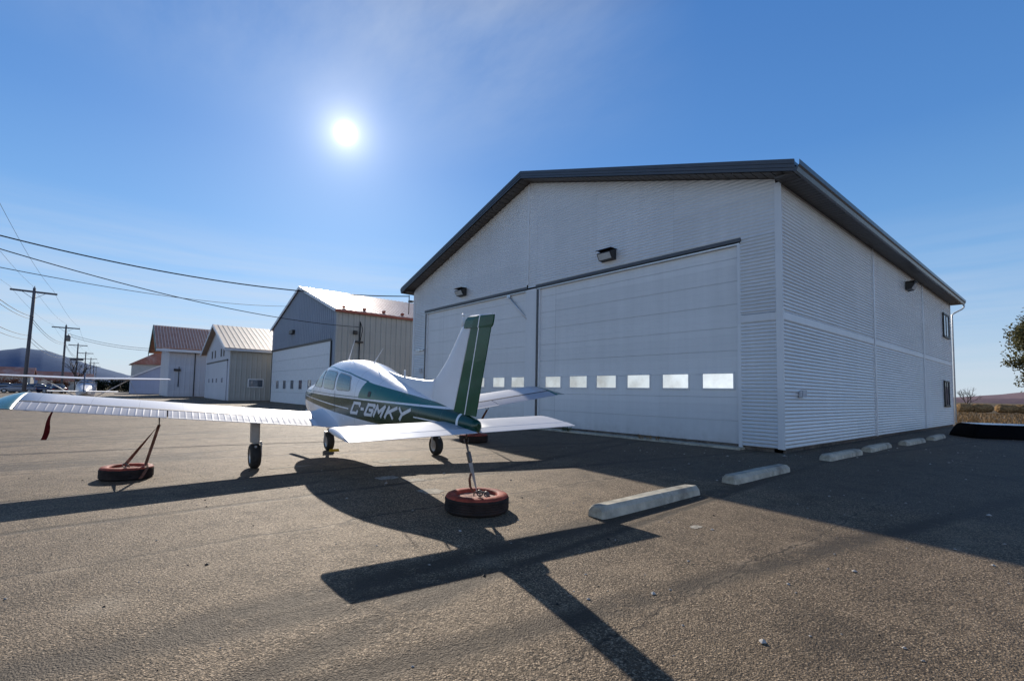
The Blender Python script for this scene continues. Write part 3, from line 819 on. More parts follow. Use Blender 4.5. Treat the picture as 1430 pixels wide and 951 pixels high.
mb.tube([(.12, 1.9, 6.9), (.3, 2.05, 6.3), (.25, 1.9, 5.4)], .03, 6); mb.build('service_conduit', M['dark'], h2)
for k in range(14):
    y = .5+k*1.7; x = -.15; z = 10.8-(3.1/9.2)*abs(x+9.2)+.14
    mb = MB(); mb.box(x-.12, x+.12, y, y+.22, z, z+.18, .02); mb.build('snow_guard', M['redtrim'], h2)

# third hangar
h3 = empty('aircraft_hangar', (-57.8, 10.0, 0), (0, 0, 0), 'beige hangar with pinkish ribbed roof and one small side window, third from the right', 'hangar')
gable_building(h3, 15.9, 17, 5.75, 8.8, M['lilacclad'], M['beigeclad'], M['roof3'], (.5, .6), None, .5, .03, seam=.5)
mb = MB()
for s in (1, -1):
    b = .5 if s > 0 else -16.4
    zb = 8.8-(3.05/7.95)*abs(b+7.95)
    mb.prism([(-7.95, 8.62), (b, zb-.2), (b, zb+.12), (-7.95, 8.92)], 1, -.66, -.605)
mb.build('rake_trim', M['whitepaint'], h3)
mb = MB(); mb.box(.03, .55, -.6, 17.1, 5.36, 5.58, .02); mb.build('eave_fascia', M['whitepaint'], h3)
mb = MB(); mb.box(.03, .08, 1.80, 3.40, 1.50, 2.45, .02); f = mb.build('window', M['whitepaint'], h3)
mb = MB(); mb.box(.07, .09, 1.92, 3.28, 1.60, 2.35); mb.build('pane', M['darkglass'], f)
mb = MB(); mb.box(-14.2, -1.0, -.09, -.035, .05, 4.35, .02); d3 = mb.build('overhead_door', M['lilacclad'], h3)
mb = MB(); mb.box(-14.4, -.8, -.13, -.03, 4.36, 4.52, .01); mb.build('door_header', M['dark'], h3)
for x in (-12.2, -9.4, -6.9, -3.4):
    mb = MB(); mb.box(x-.4, x+.4, -.11, -.08, 2.0, 2.5, .01); mb.build('window', M['darkglass'], d3)
for x in (-11.0, -8.9, -5.0, -3.4):
    mb = MB(); mb.box(x-.3, x+.3, -.07, -.02, 4.95, 5.85, .01); mb.build('vent', M['dark'], h3)

# fourth hangar
h4 = empty('aircraft_hangar', (-80.5, 6.5, 0), (0, 0, 0), 'pale hangar with red ribbed roof and green gable trim, farthest left of the large hangars', 'hangar')
gable_building(h4, 12.8, 22, 7.05, 10.3, M['lilacclad'], M['lilacclad'], M['roof4'], (.9, 1.6), None, .6, .03, seam=.36)
mb = MB()
for s in (1, -1):
    b = .9 if s > 0 else -13.7
    zb = 10.3-(3.25/6.4)*abs(b+6.4)
    mb.prism([(-6.4, 9.9), (b, zb-.5), (b, zb+.12), (-6.4, 10.42)], 1, -1.68, -1.605)
mb.build('rake_trim', M['greentrim'], h4)
mb = MB(); mb.box(.05, .95, -1.6, 22.1, 6.2, 6.55, .02); mb.build('eave_fascia', M['whitepaint'], h4)
mb = MB(); mb.box(.05, .12, 3.0, 3.12, .1, 6.2); mb.tube([(.15, 1.2, 1.4), (.15, 1.2, 4.2)], .05, 6); mb.box(.06, .3, .6, 1.4, 3.6, 3.9, .02); mb.build('service_conduit', M['dark'], h4)

# low blue shed and a small red-roofed building behind it
sh = empty('low_shed', (-104, 3.3, 0), (0, 0, 0), 'low blue-grey shed with sloping roof, left of the farthest hangar', 'shed')
mb = MB(); mb.prism([(0, -.3), (6, -.3), (6, 6.0), (0, 2.85)], 0, -9, 0); mb.build('wall', M['blueshed'], sh)
mb = MB(); mb.prism([(-.3, 2.72), (6.2, 6.13), (6.2, 6.30), (-.3, 2.89)], 0, -9.3, .3); mb.build('roof', M['whitepaint'], sh)
hs = empty('small_building', (-140, 8.5, 0), (0, 0, 0), 'small red-roofed building glimpsed between the low blue shed and the farthest hangar', 'building')
mb = MB(); mb.box(-9, 0, -4, 6, -.3, 6.5); mb.build('wall', M['cream'], hs)
mb = MB(); mb.prism([(-4.6, 6.4), (6.6, 6.4), (1, 9.8)], 0, -9.4, .5); mb.build('roof', M['orangeroof'], hs)

# houses across the road
def house(x, y, w, d, ze, zp, label, rot=0):
    e = empty('house', (x, y, -.07), (0, 0, rot), label, 'house', 'houses across the road')
    mb = MB(); mb.prism([(-w/2, 0), (w/2, 0), (w/2, ze), (0, zp), (-w/2, ze)], 1, 0, d); mb.build('wall', M['cream'], e)
    mb = MB()
    for s in (1, -1):
        sl = (zp-ze)/(w/2)
        mb.prism([(0, zp+.02), (s*(w/2+.5), ze-sl*.5+.02), (s*(w/2+.5), ze-sl*.5+.2), (0, zp+.22)], 1, -.5, d+.5)
    mb.build('roof', M['orangeroof'], e)
    for k in (.25, .6):
        mb = MB(); mb.box(w/2, w/2+.06, d*k-.6, d*k+.6, 1.2, 2.4, .02); mb.build('window', M['darkglass'], e)
    return e
house(-157, -21.5, 7, 8.0, 3.2, 5.0, 'cream house with orange red roof at the far left edge, nearest of the row')
house(-166, -13.0, 7, 4.6, 2.6, 4.4, 'low cream house with orange red roof just left of the nearest utility pole')
house(-160, -9.6, 7, 3.6, 2.5, 4.3, 'small cream house with weathered pale orange roof just right of the nearest utility pole')
house(-168, -7.2, 7, 4.0, 2.4, 4.1, 'small house with faded orange roof behind the russet bush')

# ------------------------------------------------------------------ utility poles and cables
POLES = [(-28, -6.4), (-68, -6.4), (-107.6, -5.7), (-154, -5.8), (-191, -5.3), (-232, -4.9), (-275, -4.7), (-330, -4.6)]
def make_pole(label):
    e = empty('utility_pole', (0, 0, 0), (0, 0, 0), label, 'utility pole', 'utility poles along the road')
    mb = MB(); mb.tube([(0, 0, -.4), (0, 0, 4), (0, 0, 8), (0, 0, 11.25)], [.17, .155, .135, .115], 10); mb.build('pole', M['pole'], e)
    mb = MB(); mb.box(-.08, .08, -1.75, 1.75, 10.75, 10.93, .01); mb.tube([(.07, -.9, 10.78), (.1, 0, 10.1)], .02, 5); mb.tube([(.07, .9, 10.78), (.1, 0, 10.1)], .02, 5); mb.build('crossarm', M['pole'], e)
    for y, z in ((-1.6, 10.93), (0, 11.25), (1.6, 10.93)):
        mb = MB(); mb.lathe([(0, z), (.045, z), (.03, z+.06), (.06, z+.10), (.035, z+.13), (.055, z+.17), (0, z+.22)], 8); mb.build('insulator', M['insul'], e)
    for z in (8.2, 6.2):
        mb = MB(); mb.box(-.3, .05, -.14, .14, z, z+.14, .01); mb.box(-.36, -.28, -.08, .08, z-.10, z+.22, .01); mb.build('bracket', M['steel'], e)
    mb = MB(); mb.tube([(-.22, .10, 3.2), (-.20, .10, 10.7)], .025, 5); mb.build('riser_conduit', M['dark'], e)
    return e
plab = ['tall wooden utility pole just outside the left edge of the picture', 'tallest-looking wooden utility pole, standing in front of the mountain crest at left',
        'wooden utility pole with a grey transformer can below its crossarm', 'wooden utility pole carrying two stacked crossarms beside the bare tree',
        'distant utility pole next after the one with two stacked crossarms', 'distant thin utility pole, fifth along the line from the left', 'distant thin utility pole, sixth along the line from the left', 'farthest thin utility pole at the end of the line']
p0 = make_pole(plab[0])
poles = [p0]
for i in range(1, len(POLES)):
    c = copy_tree(p0); c['label'] = plab[i]; poles.append(c)
for c, (x, y) in zip(poles, POLES): c.location = (x, y, gz(y)); c.rotation_euler = (0, 0, R(rnd.uniform(-4, 4)))
poles[1].rotation_euler = (R(-1.0), R(.4), 0)
mb = MB(); mb.lathe([(0, 8.6), (.26, 8.62), (.28, 8.7), (.28, 9.5), (.24, 9.58), (.06, 9.62), (.05, 9.8), (0, 9.82)], 14, c=(.15, .38, 0)); mb.build('transformer', M['steel'], poles[2])
mb = MB(); mb.box(-.08, .08, -1.5, 1.5, 7.6, 7.78, .01); mb.box(-.3, .3, -1.2, 1.2, 7.2, 7.6, .05); mb.build('crossarm', M['pole'], poles[3])

def cable(pts, sag, r, label, group, n=14, cat='cable', name='overhead_cable'):
    P = []
    for a, b in zip(pts, pts[1:]):
        a, b = Vector(a), Vector(b)
        for i in range(n):
            t = i/n; p = a.lerp(b, t); p.z -= sag*4*t*(1-t); P.append(p)
    P.append(Vector(pts[-1]))
    mb = MB(); mb.tube(P, r, 6); return tag(mb.build(name, M['wire'], None), label, cat, group)
far = POLES
start = (12, -6.6)
allp = [start]+POLES
for dy, z, nm in ((-1.6, 11.15, 'left'), (0, 11.45, 'middle'), (1.6, 11.15, 'right')):
    cable([(x, y+dy, z) for x, y in allp], .55, .010, 'thin power conductor on the %s insulators of the utility poles' % nm, 'conductors strung along the poles')
for dz, r, nm in ((8.35, .024, 'upper'), (8.05, .020, 'lower')):
    cable([(x-.32, y, dz) for x, y in allp], .75, r, 'dark twisted cable, %s of the pair at mid height of the utility poles' % nm, 'cables strung along the poles')
for dz, r, nm in ((6.35, .022, 'upper'), (5.95, .018, 'lower')):
    cable([(x-.32, y, dz) for x, y in allp], .7, r, 'dark telephone cable, %s of the lowest pair on the utility poles' % nm, 'cables strung along the poles')
# service drops to the hangars
cable([(-28, -6.4, 7.95), (-24.75, 13.27, 6.95)], .85, .028, 'thick black cable sweeping across the sky to the white hangar corner', None, 30)
cable([(-28, -6.4, 7.6), (-36.5, 15.2, 6.45)], .75, .022, 'black cable sagging across the blue-grey gable to the side of the second hangar', None, 30)
cable([(-28, -6.4, 6.5), (-49.4, 13.3, 9.5)], .55, .018, 'thin dark cable ending at the left slope of the blue-grey gable', None, 30)
for k in (0, 1):
    cable([(-107.6, -5.5, 9.9-.35*k), (-81.5, 6.5, 6.6-.3*k)], .6, .028, 'dark service cable, %s of two running from the transformer pole to the farthest hangar' % ('upper', 'lower')[k], None, 20)

# ------------------------------------------------------------------ parked cars far left
def make_car(paint):
    e = empty('parked_car', (0, 0, 0))
    mb = MB()
    rows = []
    prof = [(-2.15, .35, .62, .78), (-2.05, .28, .84, .84), (-1.3, .24, .92, .86), (-.8, .22, .95, .87), (1.6, .22, .96, .87), (2.0, .26, .92, .85), (2.15, .34, .80, .78)]
    for x, zb, zt, w in prof:
        rows.append([(x, -w, zb+.08), (x, -w*.9, zb), (x, w*.9, zb), (x, w, zb+.08), (x, w, zt-.16), (x, w*.93, zt), (x, -w*.93, zt), (x, -w, zt-.16)])
    mb.loft(rows); mb.build('body', paint, e)
    mb = MB(); rows = []
    for x, zt, w in ((-1.15, .93, .80), (-.45, 1.40, .66), (.4, 1.48, .66), (1.15, 1.42, .64), (1.75, .94, .78)):
        rows.append([(x, -.80, .91), (x, .80, .91), (x, w, zt), (x, -w, zt)])
    mb.loft(rows); mb.build('cabin_glass', M['darkglass'], e)
    mb = MB(); rows = []
    for x, zt, w in ((-.5, 1.405, .66), (.4, 1.50, .67), (1.18, 1.435, .65)):
        rows.append([(x, -w, zt-.02), (x, w, zt-.02), (x, w*.9, zt+.02), (x, -w*.9, zt+.02)])
    mb.loft(rows); mb.build('roof_panel', paint, e)
    for x in (-1.35, 1.35):
        for s in (1, -1):
            mb = MB(); mb.lathe([(.0, -.10), (.17, -.10), (.19, -.09), (.24, -.11), (.32, -.09), (.33, 0), (.32, .09), (.24, .11), (0, .1)], 16, 1, (x, s*.80, .33), [1, 1, 0, 0, 0, 0, 0, 1]); mb.build('wheel', [M['tyre'], M['rim']], e)
    for s in (1, -1):
        mb = MB(); mb.box(2.06, 2.17, s*.72-.14, s*.72+.14, .62, .78, .02); mb.build('tail_light', M['redlens'], e)
        mb = MB(); mb.box(-2.15, -2.04, s*.64-.16, s*.64+.16, .62, .76, .02); mb.build('headlight', M['lens'], e)
    return e
cars = [(-106.5, -12.6, 84, 'carblack', 'dark parked car cut by the left edge of the picture'), (-104.5, -10.6, 96, 'carwhite', 'grey parked car second from the left edge'),
        (-106.0, -8.9, 88, 'carblue', 'navy parked car behind the nearest utility pole'), (-110.0, -7.2, 92, 'carred', 'dark red parked car right of the nearest utility pole'),
        (-104.0, -6.0, 10, 'carblack', 'dark parked car showing its side, right of the utility pole')]
for x, y, a, p, lb in cars:
    e = make_car(M[p]); e.location = (x, y, gz(y)); e.rotation_euler = (0, 0, R(a)); tag(e, lb, 'car', 'cars parked at the far left')

# ------------------------------------------------------------------ trees and plants
def branch(mb, p, d, L, r, depth, ends, rr, spread=.55, n=3):
    q = p + d*L
    mid = p + d*L*.5 + Vector((rr.uniform(-.05, .05), rr.uniform(-.05, .05), 0))*L
    mb.tube([p, mid, q], [r, r*.85, r*.65], 6 if depth > 1 else 4, False)
    if depth <= 1: ends.append(q)
    if depth == 0: return
    for k in range(n):
        a = d.orthogonal().normalized(); a.rotate(Matrix.Rotation(rr.uniform(0, 6.28), 3, d))
        nd = (d + a*spread*rr.uniform(.6, 1.3) + Vector((0, 0, .12))).normalized()
        branch(mb, p.lerp(q, rr.uniform(.55, 1.0)), nd, L*rr.uniform(.6, .85), r*.6, depth-1, ends, rr, spread, n)

def leaf_cloud(centers, n, spread, size, rr):
    mb = MB()
    for i in range(n):
        c = rr.choice(centers); g = Vector((rr.gauss(0, spread), rr.gauss(0, spread), rr.gauss(0, spread*.75)))
        p = c+g; s = size*rr.uniform(.6, 1.4)
        u = Vector((rr.uniform(-1, 1), rr.uniform(-1, 1), rr.uniform(-1, 1))).normalized(); v = u.orthogonal().normalized()
        mb.poly([p-u*s, p+v*s*.5, p+u*s, p-v*s*.5])
    return mb

def leafy_tree(loc, h, w, seed, label, leafm, nleaf, size, zlow=.25, name='tree'):
    rr = random.Random(seed)
    e = empty(name, loc, (0, 0, 0), label, 'tree')
    mb = MB(); ends = []
    mb.tube([(0, 0, -.2), (.05, 0, h*.3), (0, .08, h*.6), (.05, 0, h*.9)], [w*.05+.05, w*.045, w*.03, .03], 8)
    for k in range(22):
        z = h*(zlow+.08+(.84-zlow)*k/22); f = math.sin(math.pi*min(1, (z/h-zlow)/(1-zlow)*.85+.13))
        a = k*2.4+rr.uniform(-.4, .4); d = Vector((math.cos(a), math.sin(a), rr.uniform(.15, .6))).normalized()
        branch(mb, Vector((0, 0, z)), d, w*.36*f*rr.uniform(.8, 1.2), .05, 2, ends, rr, .6, 3)
    mb.build('trunk', M['bark'], e)
    leaf_cloud(ends, nleaf, size*3.2, size, rr).build('crown', leafm, e, fix=False)
    return e
leafy_tree((-2.2, 92.4, .12), 13.8, 6.4, 5, 'leafy olive-brown autumn tree at the right edge, by the field', M['leaf'], 19000, .18, .18)

def bare_tree(loc, h, seed, label, depth=4):
    rr = random.Random(seed); e = empty('bare_tree', loc, (0, 0, 0), label, 'tree')
    mb = MB(); ends = []
    mb.tube([(0, 0, -.2), (.04*h*.2, 0, h*.3)], [h*.022, h*.017], 6)
    for k in range(5):
        a = k*1.3; d = Vector((math.cos(a)*.45, math.sin(a)*.45, 1)).normalized()
        branch(mb, Vector((0, 0, h*(.16+.03*k))), d, h*.27, h*.011, depth-1, ends, rr, .55, 3)
    mb.build('trunk', M['bark'], e)
    return e
bare_tree((-9.9, 85.9, .15), 3.6, 3, 'small leafless tree in the stubble field near the straw bales')
bare_tree((-149, -5.4, -.07), 8.6, 9, 'leafless tree standing among the far utility poles')

def bush(loc, sz, seed, label, leafm, n, leaf, name='bush', cat='bush'):
    rr = random.Random(seed); e = empty(name, loc, (0, 0, 0), label, cat)
    mb = MB(); cs = []
    for k in range(max(8, int(sz[1]*2))):
        b = Vector((rr.uniform(-.4, .4)*sz[0], rr.uniform(-.48, .48)*sz[1], 0)); t = b+Vector((rr.uniform(-.2, .2), rr.uniform(-.2, .2), sz[2]*rr.uniform(.6, .9)))
        mb.tube([b, t], [.04, .015], 4)
        for q in range(5): cs.append(b.lerp(t, .25+.18*q))
    mb.build('stems', M['bark'], e)
    leaf_cloud(cs, n, sz[2]*.16, leaf, rr).build('foliage', leafm, e, fix=False)
bush((-142, .4, -.05), (2.5, 10.5, 3.0), 4, 'long dark evergreen hedge behind the small high-wing aeroplane', M['hedge'], 5200, .20, 'hedge', 'hedge')
bush((-147, -8.4, -.07), (2.5, 3.4, 2.6), 6, 'russet autumn bush in front of the faded orange roofs', M['redbush'], 1500, .16)
bush((-148, -16.3, -.07), (2, 2.6, 2.8), 8, 'russet bush in front of the nearest cream house', M['redbush'], 1200, .16)

def tuft(name, pts, h, m, n, seed, label, cat):
    rr = random.Random(seed); mb = MB()
    for (x, y, z) in pts:
        for k in range(n):
            a = rr.uniform(0, 6.28); d = Vector((math.cos(a), math.sin(a), 0)); b = Vector((x+rr.gauss(0, .05), y+rr.gauss(0, .04), z)); hh = h*rr.uniform(.4, 1.1)
            t = b+d*hh*.5+Vector((0, 0, hh)); s = d.cross(Vector((0, 0, 1)))*.008
            mb.poly([b-s, b+s, b.lerp(t, .6)+s*.8+Vector((0, 0, .02)), t])
    return tag(mb.build(name, m, None, fix=False), label, cat)
tuft('weed_tuft', [(-12.25, 13.08, .15), (-12.05, 13.10, .15)], .24, M['weed'], 22, 1, 'green weed tuft growing at the door sill behind the right tailplane', 'weed')
tuft('weed_tuft', [(-9.0, 13.10, .15), (-8.7, 13.12, .15), (-8.4, 13.1, .15)], .14, M['straw'], 14, 2, 'dry grass tuft at the middle of the wide door sill', 'weed')
# stubble: nobody could count it
mb = MB(); rr = random.Random(12)
for k in range(5200):
    x = rr.uniform(-14, 4); y = 43.6+rr.random()**1.5*38; h = rr.uniform(.10, .32)
    a = rr.uniform(0, 6.28); s = Vector((math.cos(a), math.sin(a), 0))*.03
    b = Vector((x, y, .14)); t = b+Vector((rr.gauss(0, .08), rr.gauss(0, .08), h)); mb.poly([b-s, b+s, t])
tag(mb.build('stubble', M['straw'], None, fix=False), 'cut brown stubble covering the field behind the hangar', 'stubble', None, 'stuff')

def straw_bale(loc, rz, L, label):
    mb = MB(); rows = []; N = 36
    for i in range(25):
        u = -1+2*i/24; f = (1-abs(u)**7)**.5 if abs(u) < 1 else .02
        row = []
        for k in range(N):
            a = 2*math.pi*k/N; p = Vector((u*.5*L, .64*f*math.cos(a), .55+.55*f*math.sin(a)*(1 if math.sin(a) > 0 else .96)))
            q = p*5+Vector(loc); d = .07*mnoise.noise(q)+.04*mnoise.noise(q*3.1); n = Vector((u*.3, math.cos(a), math.sin(a)))
            row.append(p+n*d)
        rows.append(row)
    mb.loft(rows, smooth=False)
    o = mb.build('straw_bale', M['straw'], None); o.location = loc; o.rotation_euler = (0, 0, rz)
    return tag(o, label, 'straw bale', 'straw bales in the field')
for x, y, L, lb in ((-10.15, 85.5, 1.7, 'short round straw bale nearest the hangar corner'), (-8.75, 86.9, 2.5, 'longer straw bale, right one of the pair near the hangar corner'),
                    (-6.6, 88.7, 2.3, 'straw bale at the left end of the row by the right edge'), (-5.1, 90.1, 2.1, 'straw bale in the middle of the row by the right edge'), (-3.6, 91.5, 2.1, 'straw bale at the right end of the row under the leafy tree')):
    straw_bale((x, y, .15), R(42), L, lb)

# black flat-topped tapered box (like an upturned truck bed cover)
bx = empty('black_truck_cap', (-2.15, 27.7, gz(20)), (0, 0, R(29)), 'black tapered fibreglass truck cap with pale top lying on the asphalt at right', 'truck cap')
mb = MB(); rows = []
for z, fx, fy, rr_ in ((0, 1.38, 1.0, .1), (.10, 1.37, .99, .12), (.40, 1.24, .90, .14), (.50, 1.18, .86, .16), (.535, 1.12, .80, .18)):
    row = []
    for cx, cy, a0 in ((1, 1, 0), (-1, 1, 90), (-1, -1, 180), (1, -1, 270)):
        for k in range(5):
            a = R(a0+k*22.5); row.append((cx*(fx-rr_)+rr_*math.cos(a), cy*(fy-rr_)+rr_*math.sin(a), z))
    rows.append(row)
mb.loft(rows); mb.build('shell', M['blackbox'], bx)
mb = MB(); rows = []
for z, f in ((.537, 1.0), (.549, .985), (.552, .9)):
    row = []
    for cx, cy, a0 in ((1, 1, 0), (-1, 1, 90), (-1, -1, 180), (1, -1, 270)):
        for k in range(5):
            a = R(a0+k*22.5); row.append((f*(cx*.92+.16*math.cos(a)), f*(cy*.62+.16*math.sin(a)), z))
    rows.append(row)
mb.loft(rows); mb.build('top_panel', M['boxlid'], bx)

# ------------------------------------------------------------------ concrete wheel stops
def stop_mesh(seed):
    rr = random.Random(seed); mb = MB(); rows = []
    for x, f in ((-1.0, .84), (-.97, .97), (-.9, 1.0), (-.5, 1), (0, 1), (.5, 1), (.9, 1.0), (.97, .97), (1.0, .84)):
        j = lambda: rr.uniform(-.006, .006)
        rows.append([(x*1.16, -.13*f+j(), 0), (x*1.16, .13*f+j(), 0), (x*1.16, .12*f+j(), .09*f+j()), (x*1.155, .07*f+j(), .145*f+j()), (x*1.155, -.07*f+j(), .145*f+j()), (x*1.16, -.12*f+j(), .09*f+j())])
    mb.loft(rows, smooth=False)
    return mb
stops = [(-3.80, 5.75, 1, 'concrete wheel stop nearest the camera, half in sun beside the tail shadow'), (-3.86, 9.27, 0, 'concrete wheel stop lying in shade before the hangar corner'),
         (-3.86, 13.98, -1, 'first concrete wheel stop along the hangar side, just past the corner'), (-3.88, 17.15, 1.2, 'second concrete wheel stop along the hangar side'),
         (-3.72, 20.6, -1.5, 'third concrete wheel stop along the hangar side'), (-3.66, 24.1, 1, 'farthest concrete wheel stop, beside the black truck cap')]
proto = None
for i, (x, y, a, lb) in enumerate(stops):
    o = stop_mesh(i).build('wheel_stop', M['concrete'])
    o.location = (x, y, gz(y)-.004); o.rotation_euler = (0, 0, R(90+a)); tag(o, lb, 'wheel stop', 'concrete wheel stops beside the hangar')

# loose pebbles, flakes of tar and litter
def scatter(name, n, area, m, smin, smax, seed, label):
    rr = random.Random(seed); mb = MB()
    for k in range(n):
        x = rr.uniform(area[0], area[1]); y = rr.uniform(area[2], area[3]); s = rr.uniform(smin, smax)*(.6+rr.random()**3)
        z = gz(y); c = Vector((x, y, z+s*.25)); rt = Matrix.Rotation(rr.uniform(0, 6.28), 3, 'Z')
        vs = mb.verts([c+rt @ Vector(p) for p in ((s, 0, 0), (.2*s, .7*s, 0), (-.8*s, .3*s, -.1*s), (-.4*s, -.7*s, 0), (.5*s, -.6*s, .05*s), (.05*s, .05*s, .5*s), (0, 0, -.3*s))])
        for i in range(5):
            mb.face([vs[i], vs[(i+1) % 5], vs[5]]); mb.face([vs[(i+1) % 5], vs[i], vs[6]])
    return tag(mb.build(name, m, None), label, 'pebbles', None, 'stuff')
scatter('pebbles', 620, (-9, 5, 2, 27), M['pebble'], .009, .032, 21, 'pale pebbles and flecks scattered on the shaded asphalt')
scatter('pebbles', 260, (-12, 2, -4, 9), M['pebble'], .005, .013, 23, 'pale grit scattered over the sunlit asphalt')
scatter('tar_crumbs', 160, (-12, 2, -5, 9), M['darkpebble'], .007, .020, 22, 'dark tar crumbs scattered over the sunlit asphalt')

# ------------------------------------------------------------------ low-wing aeroplane
ST = [(2.62,.30,.84,1.08,1.27,2.3,2.3),(2.5,.42,.72,1.09,1.37,2.6,2.4),(2.0,.52,.60,1.12,1.45,3,2.6),(1.5,.56,.55,1.16,1.50,3.5,2.6),(1.3,.57,.54,1.2,1.57,3.5,2.5),(.75,.58,.53,1.3,1.92,4,2.4),(.4,.58,.53,1.3,2.0,4,2.4),(-.3,.57,.53,1.3,2.02,4,2.4),(-1.,.52,.58,1.32,1.97,3.5,2.3),(-1.7,.44,.68,1.33,1.85,3.2,2.2),(-2.4,.35,.80,1.32,1.70,3,2.1),(-3.2,.25,.95,1.31,1.56,2.8,2),(-4.,.15,1.10,1.29,1.46,2.5,2),(-4.6,.07,1.2,1.28,1.37,2.2,2)][::-1]
SX = [s[0] for s in ST]
def fst(x):
    x = min(max(x, SX[0]), SX[-1])
    i = max(j for j in range(len(SX)-1) if SX[j] <= x+1e-9)
    h = SX[i+1]-SX[i]; t = (x-SX[i])/h; o = []
    def dl(j, k): return (ST[j+1][k]-ST[j][k])/(SX[j+1]-SX[j])
    def tn(j, k):
        if j == 0: return dl(0, k)
        if j == len(SX)-1: return dl(j-1, k)
        a, b = dl(j-1, k), dl(j, k)
        return 0 if a*b <= 0 else 2*a*b/(a+b)
    for k in range(1, 7):
        a, b = ST[i][k], ST[i+1][k]; m0, m1 = tn(i, k)*h, tn(i+1, k)*h
        o.append((2*t**3-3*t*t+1)*a+(t**3-2*t*t+t)*m0+(-2*t**3+3*t*t)*b+(t**3-t*t)*m1)
    return o
def yhw(x, z):
    w, zb, zm, zt, nl, nu = fst(x)
    if z >= zm: q = min(1, (z-zm)/(zt-zm)); n = nu
    else: q = min(1, (zm-z)/(zm-zb)); n = nl
    return w*max(0, 1-q**n)**(1/n)
def fsurf(x, a, off=0.0):
    w, zb, zm, zt, nl, nu = fst(x)
    c, s = math.cos(a), math.sin(a)
    n = nu if s >= 0 else nl
    y = (w+off)*math.copysign(abs(c)**(2/n), c)
    z = zm+((zt-zm+off) if s >= 0 else (zm-zb+off))*math.copysign(abs(s)**(2/n), s)
    return Vector((x, y, z))

ya, ba, pi_ = R(4.56), R(1.87), R(3.6); PS = 1.025
fx = Vector((-math.cos(ya)*math.cos(pi_), math.sin(ya)*math.cos(pi_), math.sin(pi_)))
l0 = Vector((-math.sin(ya), -math.cos(ya), 0)); u0 = fx.cross(l0)
lv = math.cos(ba)*l0-math.sin(ba)*u0; uv = math.sin(ba)*l0+math.cos(ba)*u0
PM = Matrix((fx*PS, lv*PS, uv*PS)).transposed().to_4x4(); PM.translation = Vector((-9.719, 4.073, .052))
plane = empty('light_aeroplane', (0, 0, 0), (0, 0, 0), 'white and green low-wing single-engine aeroplane lettered C-GMKY, parked in front of the white hangar', 'aeroplane')
plane.matrix_world = PM
def ground_z(x, y):
    z = 0.0
    for _ in range(6):
        p = PM @ Vector((x, y, z)); z -= (p.z-gz(p.y))/PS
    return z

# fuselage
mb = MB(); rows = []
NA = 56; xs = [-4.6+(2.62+4.6)*i/110 for i in range(111)]
ctr = fsurf(-4.6, 0)
rows.append([Vector((-4.67, v.y*.35, 1.285+(v.z-1.285)*.45)) for v in (fsurf(-4.6, 2*math.pi*k/NA) for k in range(NA))])
rows.append([Vector((-4.65, v.y*.8, 1.285+(v.z-1.285)*.85)) for v in (fsurf(-4.6, 2*math.pi*k/NA) for k in range(NA))])
for x in xs: rows.append([fsurf(x, 2*math.pi*k/NA) for k in range(NA)])
for dx, f in ((.05, .88), (.075, .72)):
    rows.append([Vector((2.62+dx, v.y*f, 1.06+(v.z-1.06)*f)) for v in (fsurf(2.62, 2*math.pi*k/NA) for k in range(NA))])
mb.loft(rows)
fus = mb.build('fuselage', M['fuselage'], plane)
# cowl inlets
for s in (1, -1):
    mb = MB(); mb.lathe([(0, 2.685), (.075, 2.70), (.085, 2.69)], 14, 0, (0, s*.16, 1.14)); mb.build('air_inlet', M['dark'], plane)
mb = MB(); mb.lathe([(0, 3.02), (.05, 2.98), (.10, 2.88), (.13, 2.76), (.135, 2.70)], 20, 0, (0, 0, 1.07)); sp_ = mb.build('spinner', M['white'], plane)
mb = MB()
for s in (1, -1):
    rows = []
    for k in range(9):
        r = .10+.80*k/8; tw = R(60-45*k/8); c = .075*(1-.35*(k/8)**2)
        d = Vector((0, .64, -.77)).normalized()*s; e1 = Vector((1, 0, 0)); e2 = d.cross(e1)
        ch = (e1*math.sin(tw)+e2*math.cos(tw)*s)
        nn = d.cross(ch)
        cc = Vector((2.80, 0, 1.07))+d*r
        rows.append([cc+ch*c, cc+nn*.012, cc-ch*c, cc-nn*.012])
    mb.loft(rows)
mb.build('propeller', M['alu'], plane)

def side_patch(name, quad, m, parent, side=1, off=.004, r=.16, n=14):
    """rounded quad (x,z) laid on the fuselage flank; quad: front-top, rear-top, rear-bottom, front-bottom"""
    mb = MB(); rows = []
    ft, rt, rb, fb = [Vector((q[0], q[1])) for q in quad]
    for i in range(n+1):
        t = i/n; ins = 0
        tt = min(t, 1-t)
        if tt < r: ins = r*(1-math.sqrt(max(0, 1-((r-tt)/r)**2)))*.7
        row = []
        for j in range(n+1):
            u = ins+(1-2*ins)*j/n
            p = ft.lerp(rt, u).lerp(fb.lerp(rb, u), t)
            row.append((p.x, side*(yhw(p.x, p.y)+off), p.y))
        rows.append(row)
    mb.grid(rows)
    return mb.build(name, m, parent)
for s in (1, -1):
    for q in ([(.70, 1.775), (.50, 1.785), (.415, 1.45), (1.10, 1.445)], [(.40, 1.785), (-.335, 1.775), (-.40, 1.455), (.30, 1.452)], [(-.465, 1.77), (-1.02, 1.725), (-1.16, 1.49), (-.53, 1.462)]):
        fo = side_patch('cabin_window', [(q[0][0]+.02, q[0][1]+.018), (q[1][0]-.02, q[1][1]+.018), (q[2][0]-.02, q[2][1]-.018), (q[3][0]+.02, q[3][1]-.018)], M['gearpaint'], plane, s, .0035)
        side_patch('pane', q, M['planeglass'], fo, s, .007)
